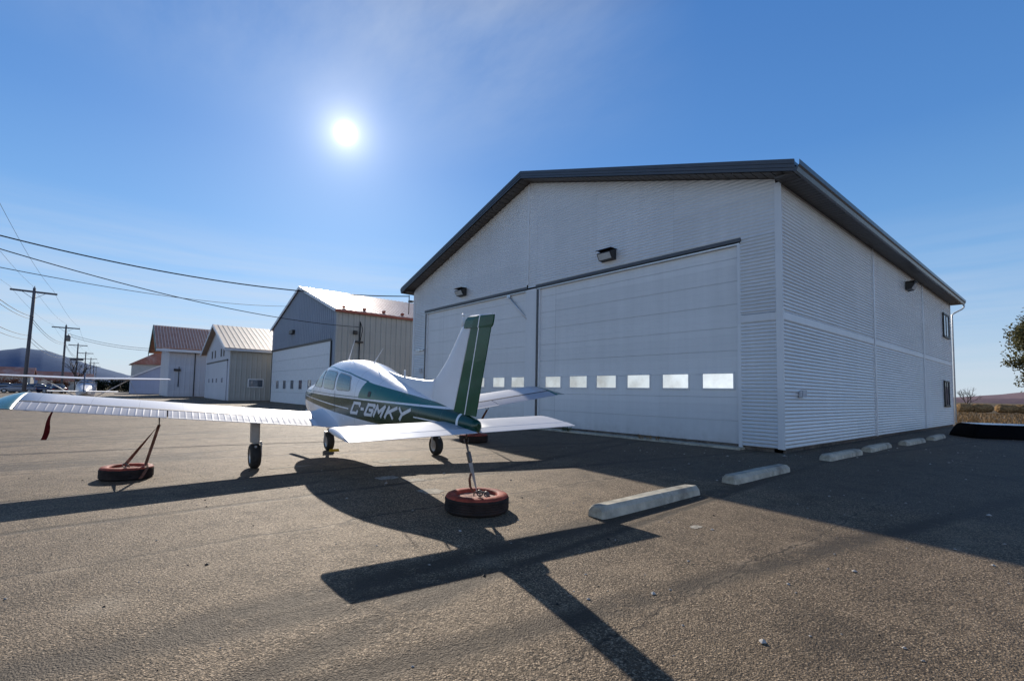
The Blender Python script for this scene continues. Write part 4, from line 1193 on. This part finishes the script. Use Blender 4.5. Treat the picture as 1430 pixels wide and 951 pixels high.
side_patch('baggage_vent', [(-1.84, 1.525), (-1.93, 1.525), (-1.93, 1.43), (-1.84, 1.43)], M['dark'], plane, 1, .005, .3)
mb = MB(); rows = []
for i in range(15):
    x = .84+.50*i/14; f = i/14
    a0 = R(34+16*f)
    rows.append([fsurf(x, a0+(math.pi-2*a0)*k/26, .006) for k in range(27)])
mb.grid(rows); mb.build('windshield', M['planeglass'], plane)
# door seam lines, step
def seam(pts, side, w=.006):
    mb = MB()
    rows = [[(x-w, side*(yhw(x-w, z)+.0022), z), (x+w, side*(yhw(x+w, z)+.0022), z)] for x, z in pts]
    mb.grid(rows); return mb
seam([(1.12, 1.42-.07*k) for k in range(7)], 1).build('door_seam', M['dark'], fus)
seam([(-.46, 1.44-.07*k) for k in range(7)], 1).build('door_seam', M['dark'], fus)
# registration
GL = {'C': [[(.98, .80), (.98, 1), (.12, 1), (.12, 0), (.98, 0), (.98, .2)]], '-': [[(0, .5), (1, .5)]], 'G': [[(.98, .80), (.98, 1), (.12, 1), (.12, 0), (.98, 0), (.98, .48), (.55, .48)]],
      'M': [[(.1, 0), (.1, 1), (.5, .38), (.9, 1), (.9, 0)]], 'K': [[(.12, 0), (.12, 1)], [(.95, 1), (.18, .46)], [(.38, .58), (.95, 0)]], 'Y': [[(.0, 1), (.5, .48), (1.0, 1)], [(.5, .48), (.5, 0)]]}
LAY = [('C', -1.342, .27), ('-', -1.72, .07), ('G', -1.875, .26), ('M', -2.19, .30), ('K', -2.56, .27), ('Y', -2.90, .29)]
for side in (1, -1):
    mb = MB(); ly = 0
    for ch, xl, wd in LAY:
        if side < 0: xl = -4.55-xl+ .0; 
        def P(u, v):
            xx = (xl-u*wd) if side > 0 else (xl+u*wd)
            if side < 0: xx = min(xx, -1.2)
            zb = 1.075-.042*(xx+1.34); zt = 1.325-.030*(xx+1.34)
            zb += (v < 0)*0
            z = zb+.035+(zt-zb-.07)*v
            if side > 0: xx += .137*(1-v)
            else: xx -= .137*(1-v)
            return xx, z
        for path in GL[ch]:
            for a, b in zip(path, path[1:]):
                pa, pb = Vector(P(*a)), Vector(P(*b)); d = (pb-pa); L = d.length; d.normalize(); n = Vector((-d.y, d.x)); h = .025
                ly += 1; off = .0035+.00025*(ly % 9)
                rows = []
                for i in range(7):
                    q = pa+d*(-h*.9+(L+1.8*h)*i/6)
                    rows.append([(p.x, side*(yhw(p.x, p.y)+off), p.y) for p in (q-n*h, q, q+n*h)])
                mb.grid(rows)
    mb.build('registration', M['letter'], fus)

# wings
XTE, CH, Z0, DIH = -.541, 1.34, .700, math.tan(R(6.43))
def naca(c, t=.15):
    return 5*t*(.2969*math.sqrt(max(c, 0))-.126*c-.3516*c*c+.2843*c**3-.1036*c**4)
def wing_pt(y, c, up, chord=CH, t=.15, zoff=0.0, side=1, te=0.0):
    x = XTE+CH-c*chord
    z = Z0+y*DIH+(1-c)*.05+.02*chord*4*c*(1-c)+zoff+(1 if up else -1)*naca(c, t)*chord+(.004 if up else -.004)*c
    return Vector((x, side*y, z))
def section(y, c0, c1, side, n=16, **k):
    cs = [c0+(c1-c0)*(1-math.cos(math.pi*i/n))/2 if c0 < .01 else c0+(c1-c0)*i/n for i in range(n+1)]
    return [wing_pt(y, c, True, side=side, **k) for c in cs]+[wing_pt(y, c, False, side=side, **k) for c in cs[::-1]]
def bead(y, p=.092, w=.014, h=.004):
    f = ((y % p)/p-.5)*p
    return h*max(0, 1-abs(f)/w)
def control(name, y0, y1, side, extra, parent, c0=.757):
    mb = MB(); rows = []; n = int((y1-y0)/.0115)
    for i in range(n+1):
        y = y0+(y1-y0)*i/n; b = bead(y) if .03 < y-y0 < y1-y0-.03 else 0
        r = []
        cs = [c0+(1.0+extra-c0)*k/6 for k in range(7)]
        for k, c in enumerate(cs):
            e = b*(1 if 0 < k < 6 else .3)
            p = wing_pt(y, min(c, 1), True, side=side); p.x = XTE+CH-c*CH; p.z += e-(c-1)*.02*(c > 1); r.append(p)
        for k, c in reversed(list(enumerate(cs))):
            e = b*(1 if 0 < k < 6 else .3)
            p = wing_pt(y, min(c, 1), False, side=side); p.x = XTE+CH-c*CH; p.z -= e; r.append(p)
        rows.append(r)
    mb.loft(rows, smooth=False); return mb.build(name, M['whiteflap'], parent)
for s in (1, -1):
    mb = MB(); mb.loft([section(y, 0, .735, s) for y in [.40]+[.6+4.275*i/12 for i in range(13)]])
    w = mb.build('wing', M['wingwhite'], plane)
    mb = MB(); mb.loft([section(y, .72, 1.0, s, n=8) for y in (.40, .6, .8, .955)]); mb.build('wing_root_panel', M['white'], w)
    # fillet between wing and fuselage
    mb = MB(); rows = []
    for y, g in ((.50, .17), (.56, .11), (.64, .05), (.75, .016), (.86, .003)):
        rows.append([(XTE+CH*1.02-c*CH*1.10, s*y, wing_pt(y, min(c, 1), True).z+g*math.sin(math.pi*min(1, c*.85+.15))**.6*(1 if c < 1 else .6)) for c in [i/14 for i in range(15)]])
    mb.grid(rows); mb.build('wing_fillet', M['white'], w)
    mb = MB(); rows = []
    for y in (.965, 2.0, 3.0, 3.5, 4.2, 4.865):
        a, b = wing_pt(y, .728, True, side=s), wing_pt(y, .764, True, side=s); a.z += .004; b.z += .004
        rows.append([a, b, b-Vector((0, 0, .02)), a-Vector((0, 0, .02))])
    mb.loft(rows, smooth=False); mb.build('hinge_gap', M['steel'], w)
    control('flap', .965, 3.13, s, .022, w); control('aileron', 3.15, 4.865, s, 0, w)
    mb = MB(); rows = []
    for y, c0, c1, t in ((4.875, 0, 1.0, .150), (4.95, .01, 1.0, .142), (5.03, .05, 1.0, .12), (5.10, .13, 1.0, .085), (5.15, .28, 1.0, .045), (5.17, .45, .99, .02)):
        n = 14; cs = [c0+(c1-c0)*(1-math.cos(math.pi*i/n))/2 for i in range(n+1)]
        def zz(c, up):
            cc = (c-c0)/(c1-c0); base = wing_pt(min(y, 4.95), c, True, t=0.0001); 
            return Vector((base.x, s*y, base.z+(1 if up else -1)*naca(cc, t)*CH*(c1-c0)*.98+.02*(y-4.875)))
        rows.append([zz(c, True) for c in cs]+[zz(c, False) for c in cs[::-1]])
    mb.loft(rows); mb.build('wing_tip', M['tipgreen'], w)
    mb = MB(); mb.tube([(.2, s*3.25, .62+3.25*DIH), (.2, s*3.25, .535+3.25*DIH), (.14, s*3.25, .50+3.25*DIH), (.08, s*3.25, .535+3.25*DIH), (.08, s*3.25, .62+3.25*DIH)], .009, 6); mb.build('tie_down_ring', M['steel'], w)
    # main gear
    g0 = ground_z(.02, s*1.83); zw = Z0+1.83*DIH-.03
    mb = MB(); mb.box(-.055, .085, s*1.83-.075, s*1.83+.075, g0+.46, zw, .025); mb.tube([(.01, s*1.83, g0+.5), (0, s*1.83, g0+.33)], [.038, .034], 10)
    q = -s*.105; mb.box(-.025, .035, s*1.83+q-.012, s*1.83+q+.012, g0+.19, g0+.46, .008)
    mb.box(-.025, .035, s*1.83+min(q, 0)-.012, s*1.83+max(q, 0)+.012, g0+.44, g0+.475, .01); mb.box(-.14, -.05, s*1.83-.02, s*1.83+.02, g0+.36, g0+.42, .01)
    leg = mb.build('main_gear_leg', M['gearpaint'], plane)
    mb = MB(); mb.lathe([(0, -.055), (.08, -.06), (.115, -.05), (.125, -.075), (.18, -.088), (.215, -.06), (.226, -.02), (.226, .02), (.215, .06), (.18, .088), (.125, .075), (.115, .05), (.08, .06), (0, .055)], 32, 1, (.01, s*1.83, g0+.222), [1, 1, 1, 0, 0, 0, 0, 0, 0, 0, 1, 1, 1])
    mb.build('wheel', [M['tyre'], M['rim']], leg)
# nose gear
g0 = ground_z(1.93, 0)
mb = MB(); mb.tube([(1.98, 0, .68), (1.95, 0, g0+.40)], [.045, .035], 10)
for q in (-.10, .10): mb.box(1.90, 1.96, q-.012, q+.012, g0+.19, g0+.44, .008)
mb.box(1.89, 1.98, -.11, .11, g0+.42, g0+.45, .01); leg = mb.build('nose_gear_leg', M['gearpaint'], plane)
mb = MB(); mb.lathe([(0, -.055), (.08, -.06), (.11, -.05), (.12, -.07), (.17, -.083), (.205, -.06), (.215, 0), (.205, .06), (.17, .083), (.12, .07), (.11, .05), (.08, .06), (0, .055)], 32, 1, (1.93, 0, g0+.212), [1, 1, 1, 0, 0, 0, 0, 0, 0, 1, 1, 1]); mb.build('wheel', [M['tyre'], M['rim']], leg)
# stabilator (all-moving) with anti-servo tab
XS, SC, ZS = -4.70, .80, 1.215
def stab_pt(y, c, up, t=.10, side=1):
    return Vector((XS+SC-c*SC, side*y, ZS+(1-c)*.03+(1 if up else -1)*(naca(c, t)*SC+.0025)))
for s in (1, -1):
    mb = MB(); rows = []
    for y, c0, t in ((.0, 0, .10), (.4, 0, .10), (.8, 0, .10), (1.2, 0, .10), (1.50, 0, .10), (1.56, .015, .09), (1.595, .05, .06), (1.605, .10, .02)):
        cs = [c0+(.765-c0)*(1-math.cos(math.pi*i/12))/2 for i in range(13)]
        rows.append([stab_pt(y, c, True, t, s) for c in cs]+[stab_pt(y, c, False, t, s) for c in cs[::-1]])
    mb.loft(rows); st_ = mb.build('stabilator', M['white'], plane)
    mb = MB(); rows = []
    for y in (.03, .5, 1.0, 1.59):
        cs = [.775+.225*i/4 for i in range(5)]
        rows.append([stab_pt(y, c, True, .10, s) for c in cs]+[stab_pt(y, c, False, .10, s) for c in cs[::-1]])
    mb.loft(rows, smooth=False); mb.build('trim_tab', M['white'], st_)
# fin and dorsal strake
def interp(tab, z):
    for (a, b), (c, d) in zip(tab, tab[1:]):
        if z <= c: return b+(d-b)*(z-a)/(c-a)
    return tab[-1][1]
LE = [(1.40, -3.15), (1.60, -3.28), (1.76, -3.40), (1.82, -3.50), (1.90, -3.60), (2.0, -3.72), (2.1, -3.84), (2.3, -4.02), (2.50, -4.19), (2.56, -4.25), (2.585, -4.30)]
HG = [(1.40, -4.11), (2.585, -4.485)]
mb = MB(); rows = []
for k in range(25):
    z = 1.40+1.185*k/24; a = interp(LE, z); b = interp(HG, z)+.012; th = .075-.028*(k/24)
    if k >= 23: th *= .6
    n = 12; cs = [(1-math.cos(math.pi*i/n))/2 for i in range(n+1)]
    pr = lambda c: th*(math.sqrt(c)*1.35-.35*c) if c < .35 else th*(.80-.25*(c-.35)) 
    rows.append([Vector((a+(b-a)*c, pr(c)*.9, z)) for c in cs]+[Vector((a+(b-a)*c, -pr(c)*.9, z)) for c in cs[::-1]])
mb.loft(rows); fin = mb.build('fin', M['white'], plane)
mb = MB(); rows = []
for x, zt in ((-1.66, 1.855), (-1.72, 1.865), (-1.95, 1.83), (-2.3, 1.797), (-2.8, 1.782), (-3.2, 1.778), (-3.42, 1.79), (-3.52, 1.84)):
    zb = 1.38; w = .018+.012*(-1.66-x)
    rows.append([Vector((x, -w*1.5, zb)), Vector((x, -w, (zb+zt)/2)), Vector((x, -w*.6, zt-.02)), Vector((x, 0, zt)), Vector((x, w*.6, zt-.02)), Vector((x, w, (zb+zt)/2)), Vector((x, w*1.5, zb))])
mb.loft(rows); mb.build('dorsal_strake', M['white'], fin)
mb = MB(); mb.tube([(-4.22, 0, 2.53), (-4.225, 0, 2.66)], [.022, .018], 8); mb.ball((-4.226, 0, 2.675), .026, 2); mb.build('beacon', M['whitepaint'], fin)
mb = MB(); rows = []
RT = [(1.40, -4.60), (2.50, -4.885), (2.585, -4.91)]
for k in range(19):
    z = 1.40+1.185*k/18; a = interp(HG, z)-.008; b = interp(RT, z); th = .058-.022*(k/18)
    rows.append([Vector((a, th*.5, z)), Vector((a-.015, th, z)), Vector((a+(b-a)*.5, th*.55, z)), Vector((b, .006, z)), Vector((b, -.006, z)), Vector((a+(b-a)*.5, -th*.55, z)), Vector((a-.015, -th, z)), Vector((a, -th*.5, z))])
mb.loft(rows, smooth=False)
rows = []
for z, xa, xb, th in ((2.50, -4.27, -4.895, .047), (2.535, -4.275, -4.925, .047), (2.60, -4.30, -4.94, .045), (2.64, -4.35, -4.945, .038), (2.66, -4.42, -4.94, .022)):
    rows.append([Vector((xa, 0, z)), Vector((xa-.05, th, z)), Vector((xa-.25, th, z)), Vector((xb, .010, z)), Vector((xb, -.010, z)), Vector((xa-.25, -th, z)), Vector((xa-.05, -th, z))])
mb.loft(rows, smooth=False)
mb.build('rudder', M['rudder'], plane)
for (a, b) in (((.58, 0, 2.00), (.20, 0, 2.43)), ((-.91, 0, 1.95), (-1.40, 0, 2.25))):
    mb = MB(); mb.tube([a, Vector(a).lerp(Vector(b), .15), b], [.022, .010, .0055], 6); mb.build('whip_antenna', M['whitepaint'], plane)
mb = MB(); mb.box(-2.42, -2.36, -.006, .006, 1.72, 1.90, .004); mb.build('blade_antenna', M['whitepaint'], plane)
mb = MB(); mb.tube([(-4.40, 0, 1.22), (-4.38, 0, 1.10)], .014, 6); mb.tube([(-4.38, -.03, 1.10), (-4.38, -.03, 1.05), (-4.38, .03, 1.05), (-4.38, .03, 1.10)], .008, 6); mb.build('tail_tie_ring', M['steel'], plane)

# ------------------------------------------------------------------ tie-down tyres, straps, chock, streamer
def make_tyre(label):
    mb = MB(); p = []; mt = []
    prof = [(.24, .02, 0), (.27, .0, 0), (.38, .0, 0)]
    z = .03
    prof += [(.410, .03, 0)]
    for k in range(5):
        z0 = .040+k*.030; prof += [(.42, z0, 0), (.42, z0+.021, 0), (.410, z0+.024, 0), (.410, z0+.028, 0)]
    prof += [(.412, .198, 1), (.395, .220, 1), (.36, .232, 1), (.30, .232, 1), (.275, .222, 1), (.262, .20, 1), (.255, .15, 2)]
    mb.lathe([(r, z) for r, z, m in prof], 44, 2, (0, 0, 0), [m for r, z, m in prof[:-1]])
    rr = random.Random(3)
    for v in mb.bm.verts: v.co += Vector((rr.uniform(-1, 1), rr.uniform(-1, 1), rr.uniform(-1, 1)))*.0022
    o = mb.build('weight_tyre', [M['oldtyre'], M['orange'], M['pinkfill']])
    return tag(o, label, 'tyre', 'tyres used as tie-down weights')
def tyre_fill(o):
    mb = MB(); rows = []; rr = random.Random(9)
    for r in (0.0, .06, .12, .18, .225, .262): rows.append([(r*math.cos(2*math.pi*k/30), r*math.sin(2*math.pi*k/30), .182-.02*(r < .15)+rr.uniform(-.008, .008)) for k in range(30)])
    mb.grid(rows, True, True); mb.build('concrete_fill', M['pinkfill'], o)
    mb = MB(); mb.tube([(.05*math.cos(a), 0, .20+.05*math.sin(a)) for a in [math.pi*k/8 for k in range(-1, 10)]], .009, 6); mb.build('steel_loop', M['steel'], o)
t0 = make_tyre('tyre with reddish rim and strap, below the tail of the aeroplane'); tyre_fill(t0)
t1 = copy_tree(t0); t1['label'] = 'orange-rimmed tyre under the left wing of the aeroplane'
t2 = copy_tree(t0); t2['label'] = 'dark tyre under the right wing, half hidden behind the tailplane'
for t_, x, y, rz, sc_ in ((t0, -4.90, 3.66, 20, .95), (t1, -9.93, .33, 140, .86), (t2, -11.4, 8.34, 260, 1.0)):
    t_.location = (x, y, gz(y)-.003); t_.rotation_euler = (R(.4), 0, R(rz)); t_.scale = (sc_,)*3

def wp(x, y, z): return PM @ Vector((x, y, z))
def twisted(mb, a, b, w, turns, n=26, phase=0.0, sag=0.0):
    a, b = Vector(a), Vector(b); d = (b-a).normalized(); u = d.cross(Vector((0, 0, 1))).normalized() if abs(d.z) < .97 else d.cross(Vector((1, 0, 0))).normalized(); v = d.cross(u)
    rows = []
    for i in range(n+1):
        t = i/n; ang = phase+turns*2*math.pi*t; s = (u*math.cos(ang)+v*math.sin(ang))*w/2; p = a.lerp(b, t)+Vector((0, 0, -sag*4*t*(1-t)))
        rows.append([p-s, p+s])
    mb.grid(rows); return mb
tail = wp(-4.38, 0, 1.05); tc = Vector((-4.90, 3.66, gz(3.66)+.215))
mb = MB(); mb.mat(0); twisted(mb, tail.lerp(tc, .28), tc, .06, .18, phase=.9); mb.mat(1)
mb.tube([tail, tail.lerp(tc, .10)+Vector((.006, 0, 0)), tail.lerp(tc, .2), tail.lerp(tc, .3)], [.012, .018, .012, .018], 6)
mb.box(-.02, .02, -.03, .03, -.07, .07, .008, Matrix.Translation(tail.lerp(tc, .30)) @ (tail-tc).to_track_quat('Z', 'Y').to_matrix().to_4x4())
mb.mat(2); lp = [tail.lerp(tc, .62)+Vector((-.01, -.02, 0)), tail.lerp(tc, .74)+Vector((-.03, -.05, 0)), tail.lerp(tc, .88)+Vector((-.035, -.06, 0)), tc+Vector((-.03, -.04, .02)), tc+Vector((.02, .03, .0))]
rows = [[p-Vector((.010, .012, 0)), p+Vector((.010, .012, 0))] for p in lp]; mb.grid(rows)
mb.mat(1)
for cx, cy, r in ((.03, .02, .035), (.13, .05, .03)):
    mb.tube([tc+Vector((cx+r*math.cos(a)*.8, cy+r*math.cos(a)*.6, r*math.sin(a)-.0)) for a in [2*math.pi*k/12 for k in range(13)]], .010, 6)
mb.tube([tc+Vector((.0, 0, 0)), tc+Vector((.08, .04, .02)), tc+Vector((.16, .08, -.03))], .014, 6)
tag(mb.build('tie_down_strap', [M['strapgrey'], M['steel'], M['strap']], None, fix=False), 'grey twisted strap from the aeroplane tail to the reddish tyre', 'strap')
wr_ = wp(.14, 3.25, .50+3.25*DIH); c1 = Vector((-9.93, .33, gz(.33)+.205))
mb = MB(); mb.mat(0); twisted(mb, wr_, c1+Vector((0, -.03, .0)), .05, .25, phase=.3)
p1 = c1+Vector((.10, .24, .02)); p2 = c1+Vector((.27, .25, -.03)); p3 = c1+Vector((.34, .20, -.12)); p4 = c1+Vector((.37, .15, -.197))
rows = []
for a, b in ((wr_, p1), (p1, p2), (p2, p3), (p3, p4)):
    for k in range(5):
        p = a.lerp(b, k/5); rows.append([p-Vector((.008, .022, 0)), p+Vector((.008, .022, 0))])
mb.grid(rows); mb.mat(1)
mb.tube([c1+Vector((.0, -.03+.03*math.cos(a), .0+.03*math.sin(a))) for a in [2*math.pi*k/12 for k in range(13)]], .009, 6)
tag(mb.build('tie_down_strap', [M['strap'], M['steel']], None, fix=False), 'orange faded strap from the left wing to the orange-rimmed tyre', 'strap')
wr2 = wp(.14, -3.25, .50+3.25*DIH); c2 = Vector((-11.4, 8.34, gz(8.34)+.22))
mb = MB(); twisted(mb, wr2, c2, .05, .3); tag(mb.build('tie_down_strap', M['strap'], None, fix=False), 'strap from the right wing to the tyre half hidden behind the tailplane', 'strap')
# red streamer on the pitot tube under the left wing
mb = MB(); top = wp(.05, 4.55, Z0+4.55*DIH-.06)
rows = []
for k in range(13):
    t = k/12; p = top+Vector((.02*math.sin(t*5), -.085*t-.012*math.sin(t*6), -.44*t)); w = .010+.022*min(1, t*1.6)
    rows.append([p-Vector((.02*math.sin(t*6), w, 0)), p+Vector((.02*math.sin(t*6), w, 0))])
mb.grid(rows); tag(mb.build('red_streamer', M['streamer'], None, fix=False), 'dark red warning streamer hanging under the left wing near its tip', 'streamer')
nw = wp(1.93, 0, ground_z(1.93, 0))
mb = MB(); T_ = Matrix.Translation(Vector((nw.x+.27, nw.y+.03, gz(nw.y)))) @ Matrix.Rotation(R(86), 4, 'Z')
v = [(-.11, -.045, 0), (-.11, .045, 0), (-.11, .0, .055)]
a = mb.verts([T_ @ Vector(q) for q in v]); b = mb.verts([T_ @ Vector((-q[0], q[1], q[2])) for q in v])
mb.face(a); mb.face(b[::-1])
for i in range(3): mb.face([a[i], b[i], b[(i+1) % 3], a[(i+1) % 3]])
tag(mb.build('wheel_chock', M['yellow']), 'yellow wheel chock behind the nose wheel', 'wheel chock')

# ------------------------------------------------------------------ high-wing aeroplane beyond the left wing
c = empty('high_wing_aeroplane', (-43.4, -1.05, -.02), (0, 0, R(180)), 'small white high-wing aeroplane seen from behind, beyond the left wing of the green one', 'aeroplane')
mb = MB(); rows = []
for x, w, zb, zt in ((-4.7, .05, .98, 1.12), (-3.4, .20, .86, 1.22), (-2.0, .36, .70, 1.40), (-1.2, .48, .60, 1.55), (-.7, .53, .57, 1.82), (.2, .54, .56, 1.85), (.9, .54, .57, 1.75), (1.2, .52, .6, 1.42), (1.9, .46, .66, 1.32), (2.2, .36, .74, 1.22)):
    rows.append([(x, w*math.copysign(abs(math.cos(a))**.7, math.cos(a)), (zb+zt)/2+(zt-zb)/2*math.copysign(abs(math.sin(a))**.7, math.sin(a))) for a in [2*math.pi*k/20 for k in range(20)]])
mb.loft(rows); f = mb.build('fuselage', M['white'], c)
mb = MB(); mb.box(-1.05, -1.0, -.36, .36, 1.50, 1.72, .02, ); mb.build('rear_window', M['darkglass'], f)
for s in (1, -1):
    mb = MB(); mb.box(-.7, .8, s*.525-.03, s*.525+.03, 1.32, 1.70, .02); mb.build('cabin_window', M['darkglass'], f)
    mb = MB(); rows = []
    for y, c0, c1, t in ((0, .75, -.75, .10), (2.4, .75, -.75, .10), (4.55, .6, -.55, .07), (4.7, .5, -.5, .02)):
        z = 1.90+y*.022
        rows.append([(c0, s*y, z), (c0*.6, s*y, z+t), (0, s*y, z+t*.9), (c1, s*y, z-.01), (c1, s*y, z-.02), (0, s*y, z-t*.45), (c0*.7, s*y, z-t*.5)])
    mb.loft(rows, smooth=False); mb.build('wing', M['white'], c)
    mb = MB(); mb.tube([(.15, s*.50, .66), (.1, s*2.3, 1.90)], .035, 8); mb.build('wing_strut', M['white'], c)
    mb = MB(); mb.tube([(-.1, s*.4, .62), (-.15, s*1.05, .22)], [.05, .035], 8); mb.build('main_gear_leg', M['white'], c)
    mb = MB(); mb.lathe([(0, -.07), (.1, -.07), (.12, -.08), (.2, -.06), (.215, 0), (.2, .06), (.12, .08), (.1, .07), (0, .07)], 18, 1, (-.15, s*1.12, .20), [1, 1, 0, 0, 0, 0, 1, 1]); mb.build('wheel', [M['tyre'], M['rim']], c)
    mb = MB(); rows = []
    for k in range(60):
        y = .04+1.62*k/59; cc = .42-.12*k/59; b = .012*(k % 2)
        rows.append([(-3.75-.1*k/59, s*y, 1.08), (-3.95, s*y, 1.115+b), (-4.2-cc*.6, s*y, 1.085+b), (-4.2-cc*.6, s*y, 1.07-b), (-3.95, s*y, 1.05-b)])
    mb.loft(rows, smooth=False); mb.build('tailplane', M['white'], c)
    mb = MB(); mb.tube([(.1, s*2.3, 1.87), (.2, s*3.2, -.04)], .012, 5); tag(mb.build('tie_down_rope', M['strapgrey'], c))
mb = MB(); mb.prism([(-3.3, 1.16), (-4.05, 2.20), (-4.62, 2.22), (-4.75, 1.02), (-4.3, 1.0)], 1, -.035, .035); mb.build('fin', M['carblue'], c)
mb = MB(); mb.tube([(1.6, 0, .7), (1.6, 0, .2)], .035, 8); mb.build('nose_gear_leg', M['white'], c)
mb = MB(); mb.lathe([(0, -.06), (.1, -.06), (.19, -.05), (.2, 0), (.19, .05), (.1, .06), (0, .06)], 18, 1, (1.6, 0, .185), [1, 0, 0, 0, 0, 1]); mb.build('wheel', [M['tyre'], M['rim']], c)
mb = MB(); mb.lathe([(0, 2.55), (.08, 2.48), (.13, 2.32), (.14, 2.2)], 14, 0, (0, 0, 1.0)); mb.build('spinner', M['white'], c)
mb = MB(); mb.box(2.30, 2.33, -.92, .92, .94, 1.06, .012); mb.build('propeller', M['dark'], c)

# ------------------------------------------------------------------ render settings
scene.view_settings.view_transform = 'Standard'
scene.view_settings.look = 'None'
scene.view_settings.exposure = 0; scene.view_settings.gamma = 1
scene.render.engine = 'CYCLES'
try: scene.cycles.use_denoising = True
except Exception: pass
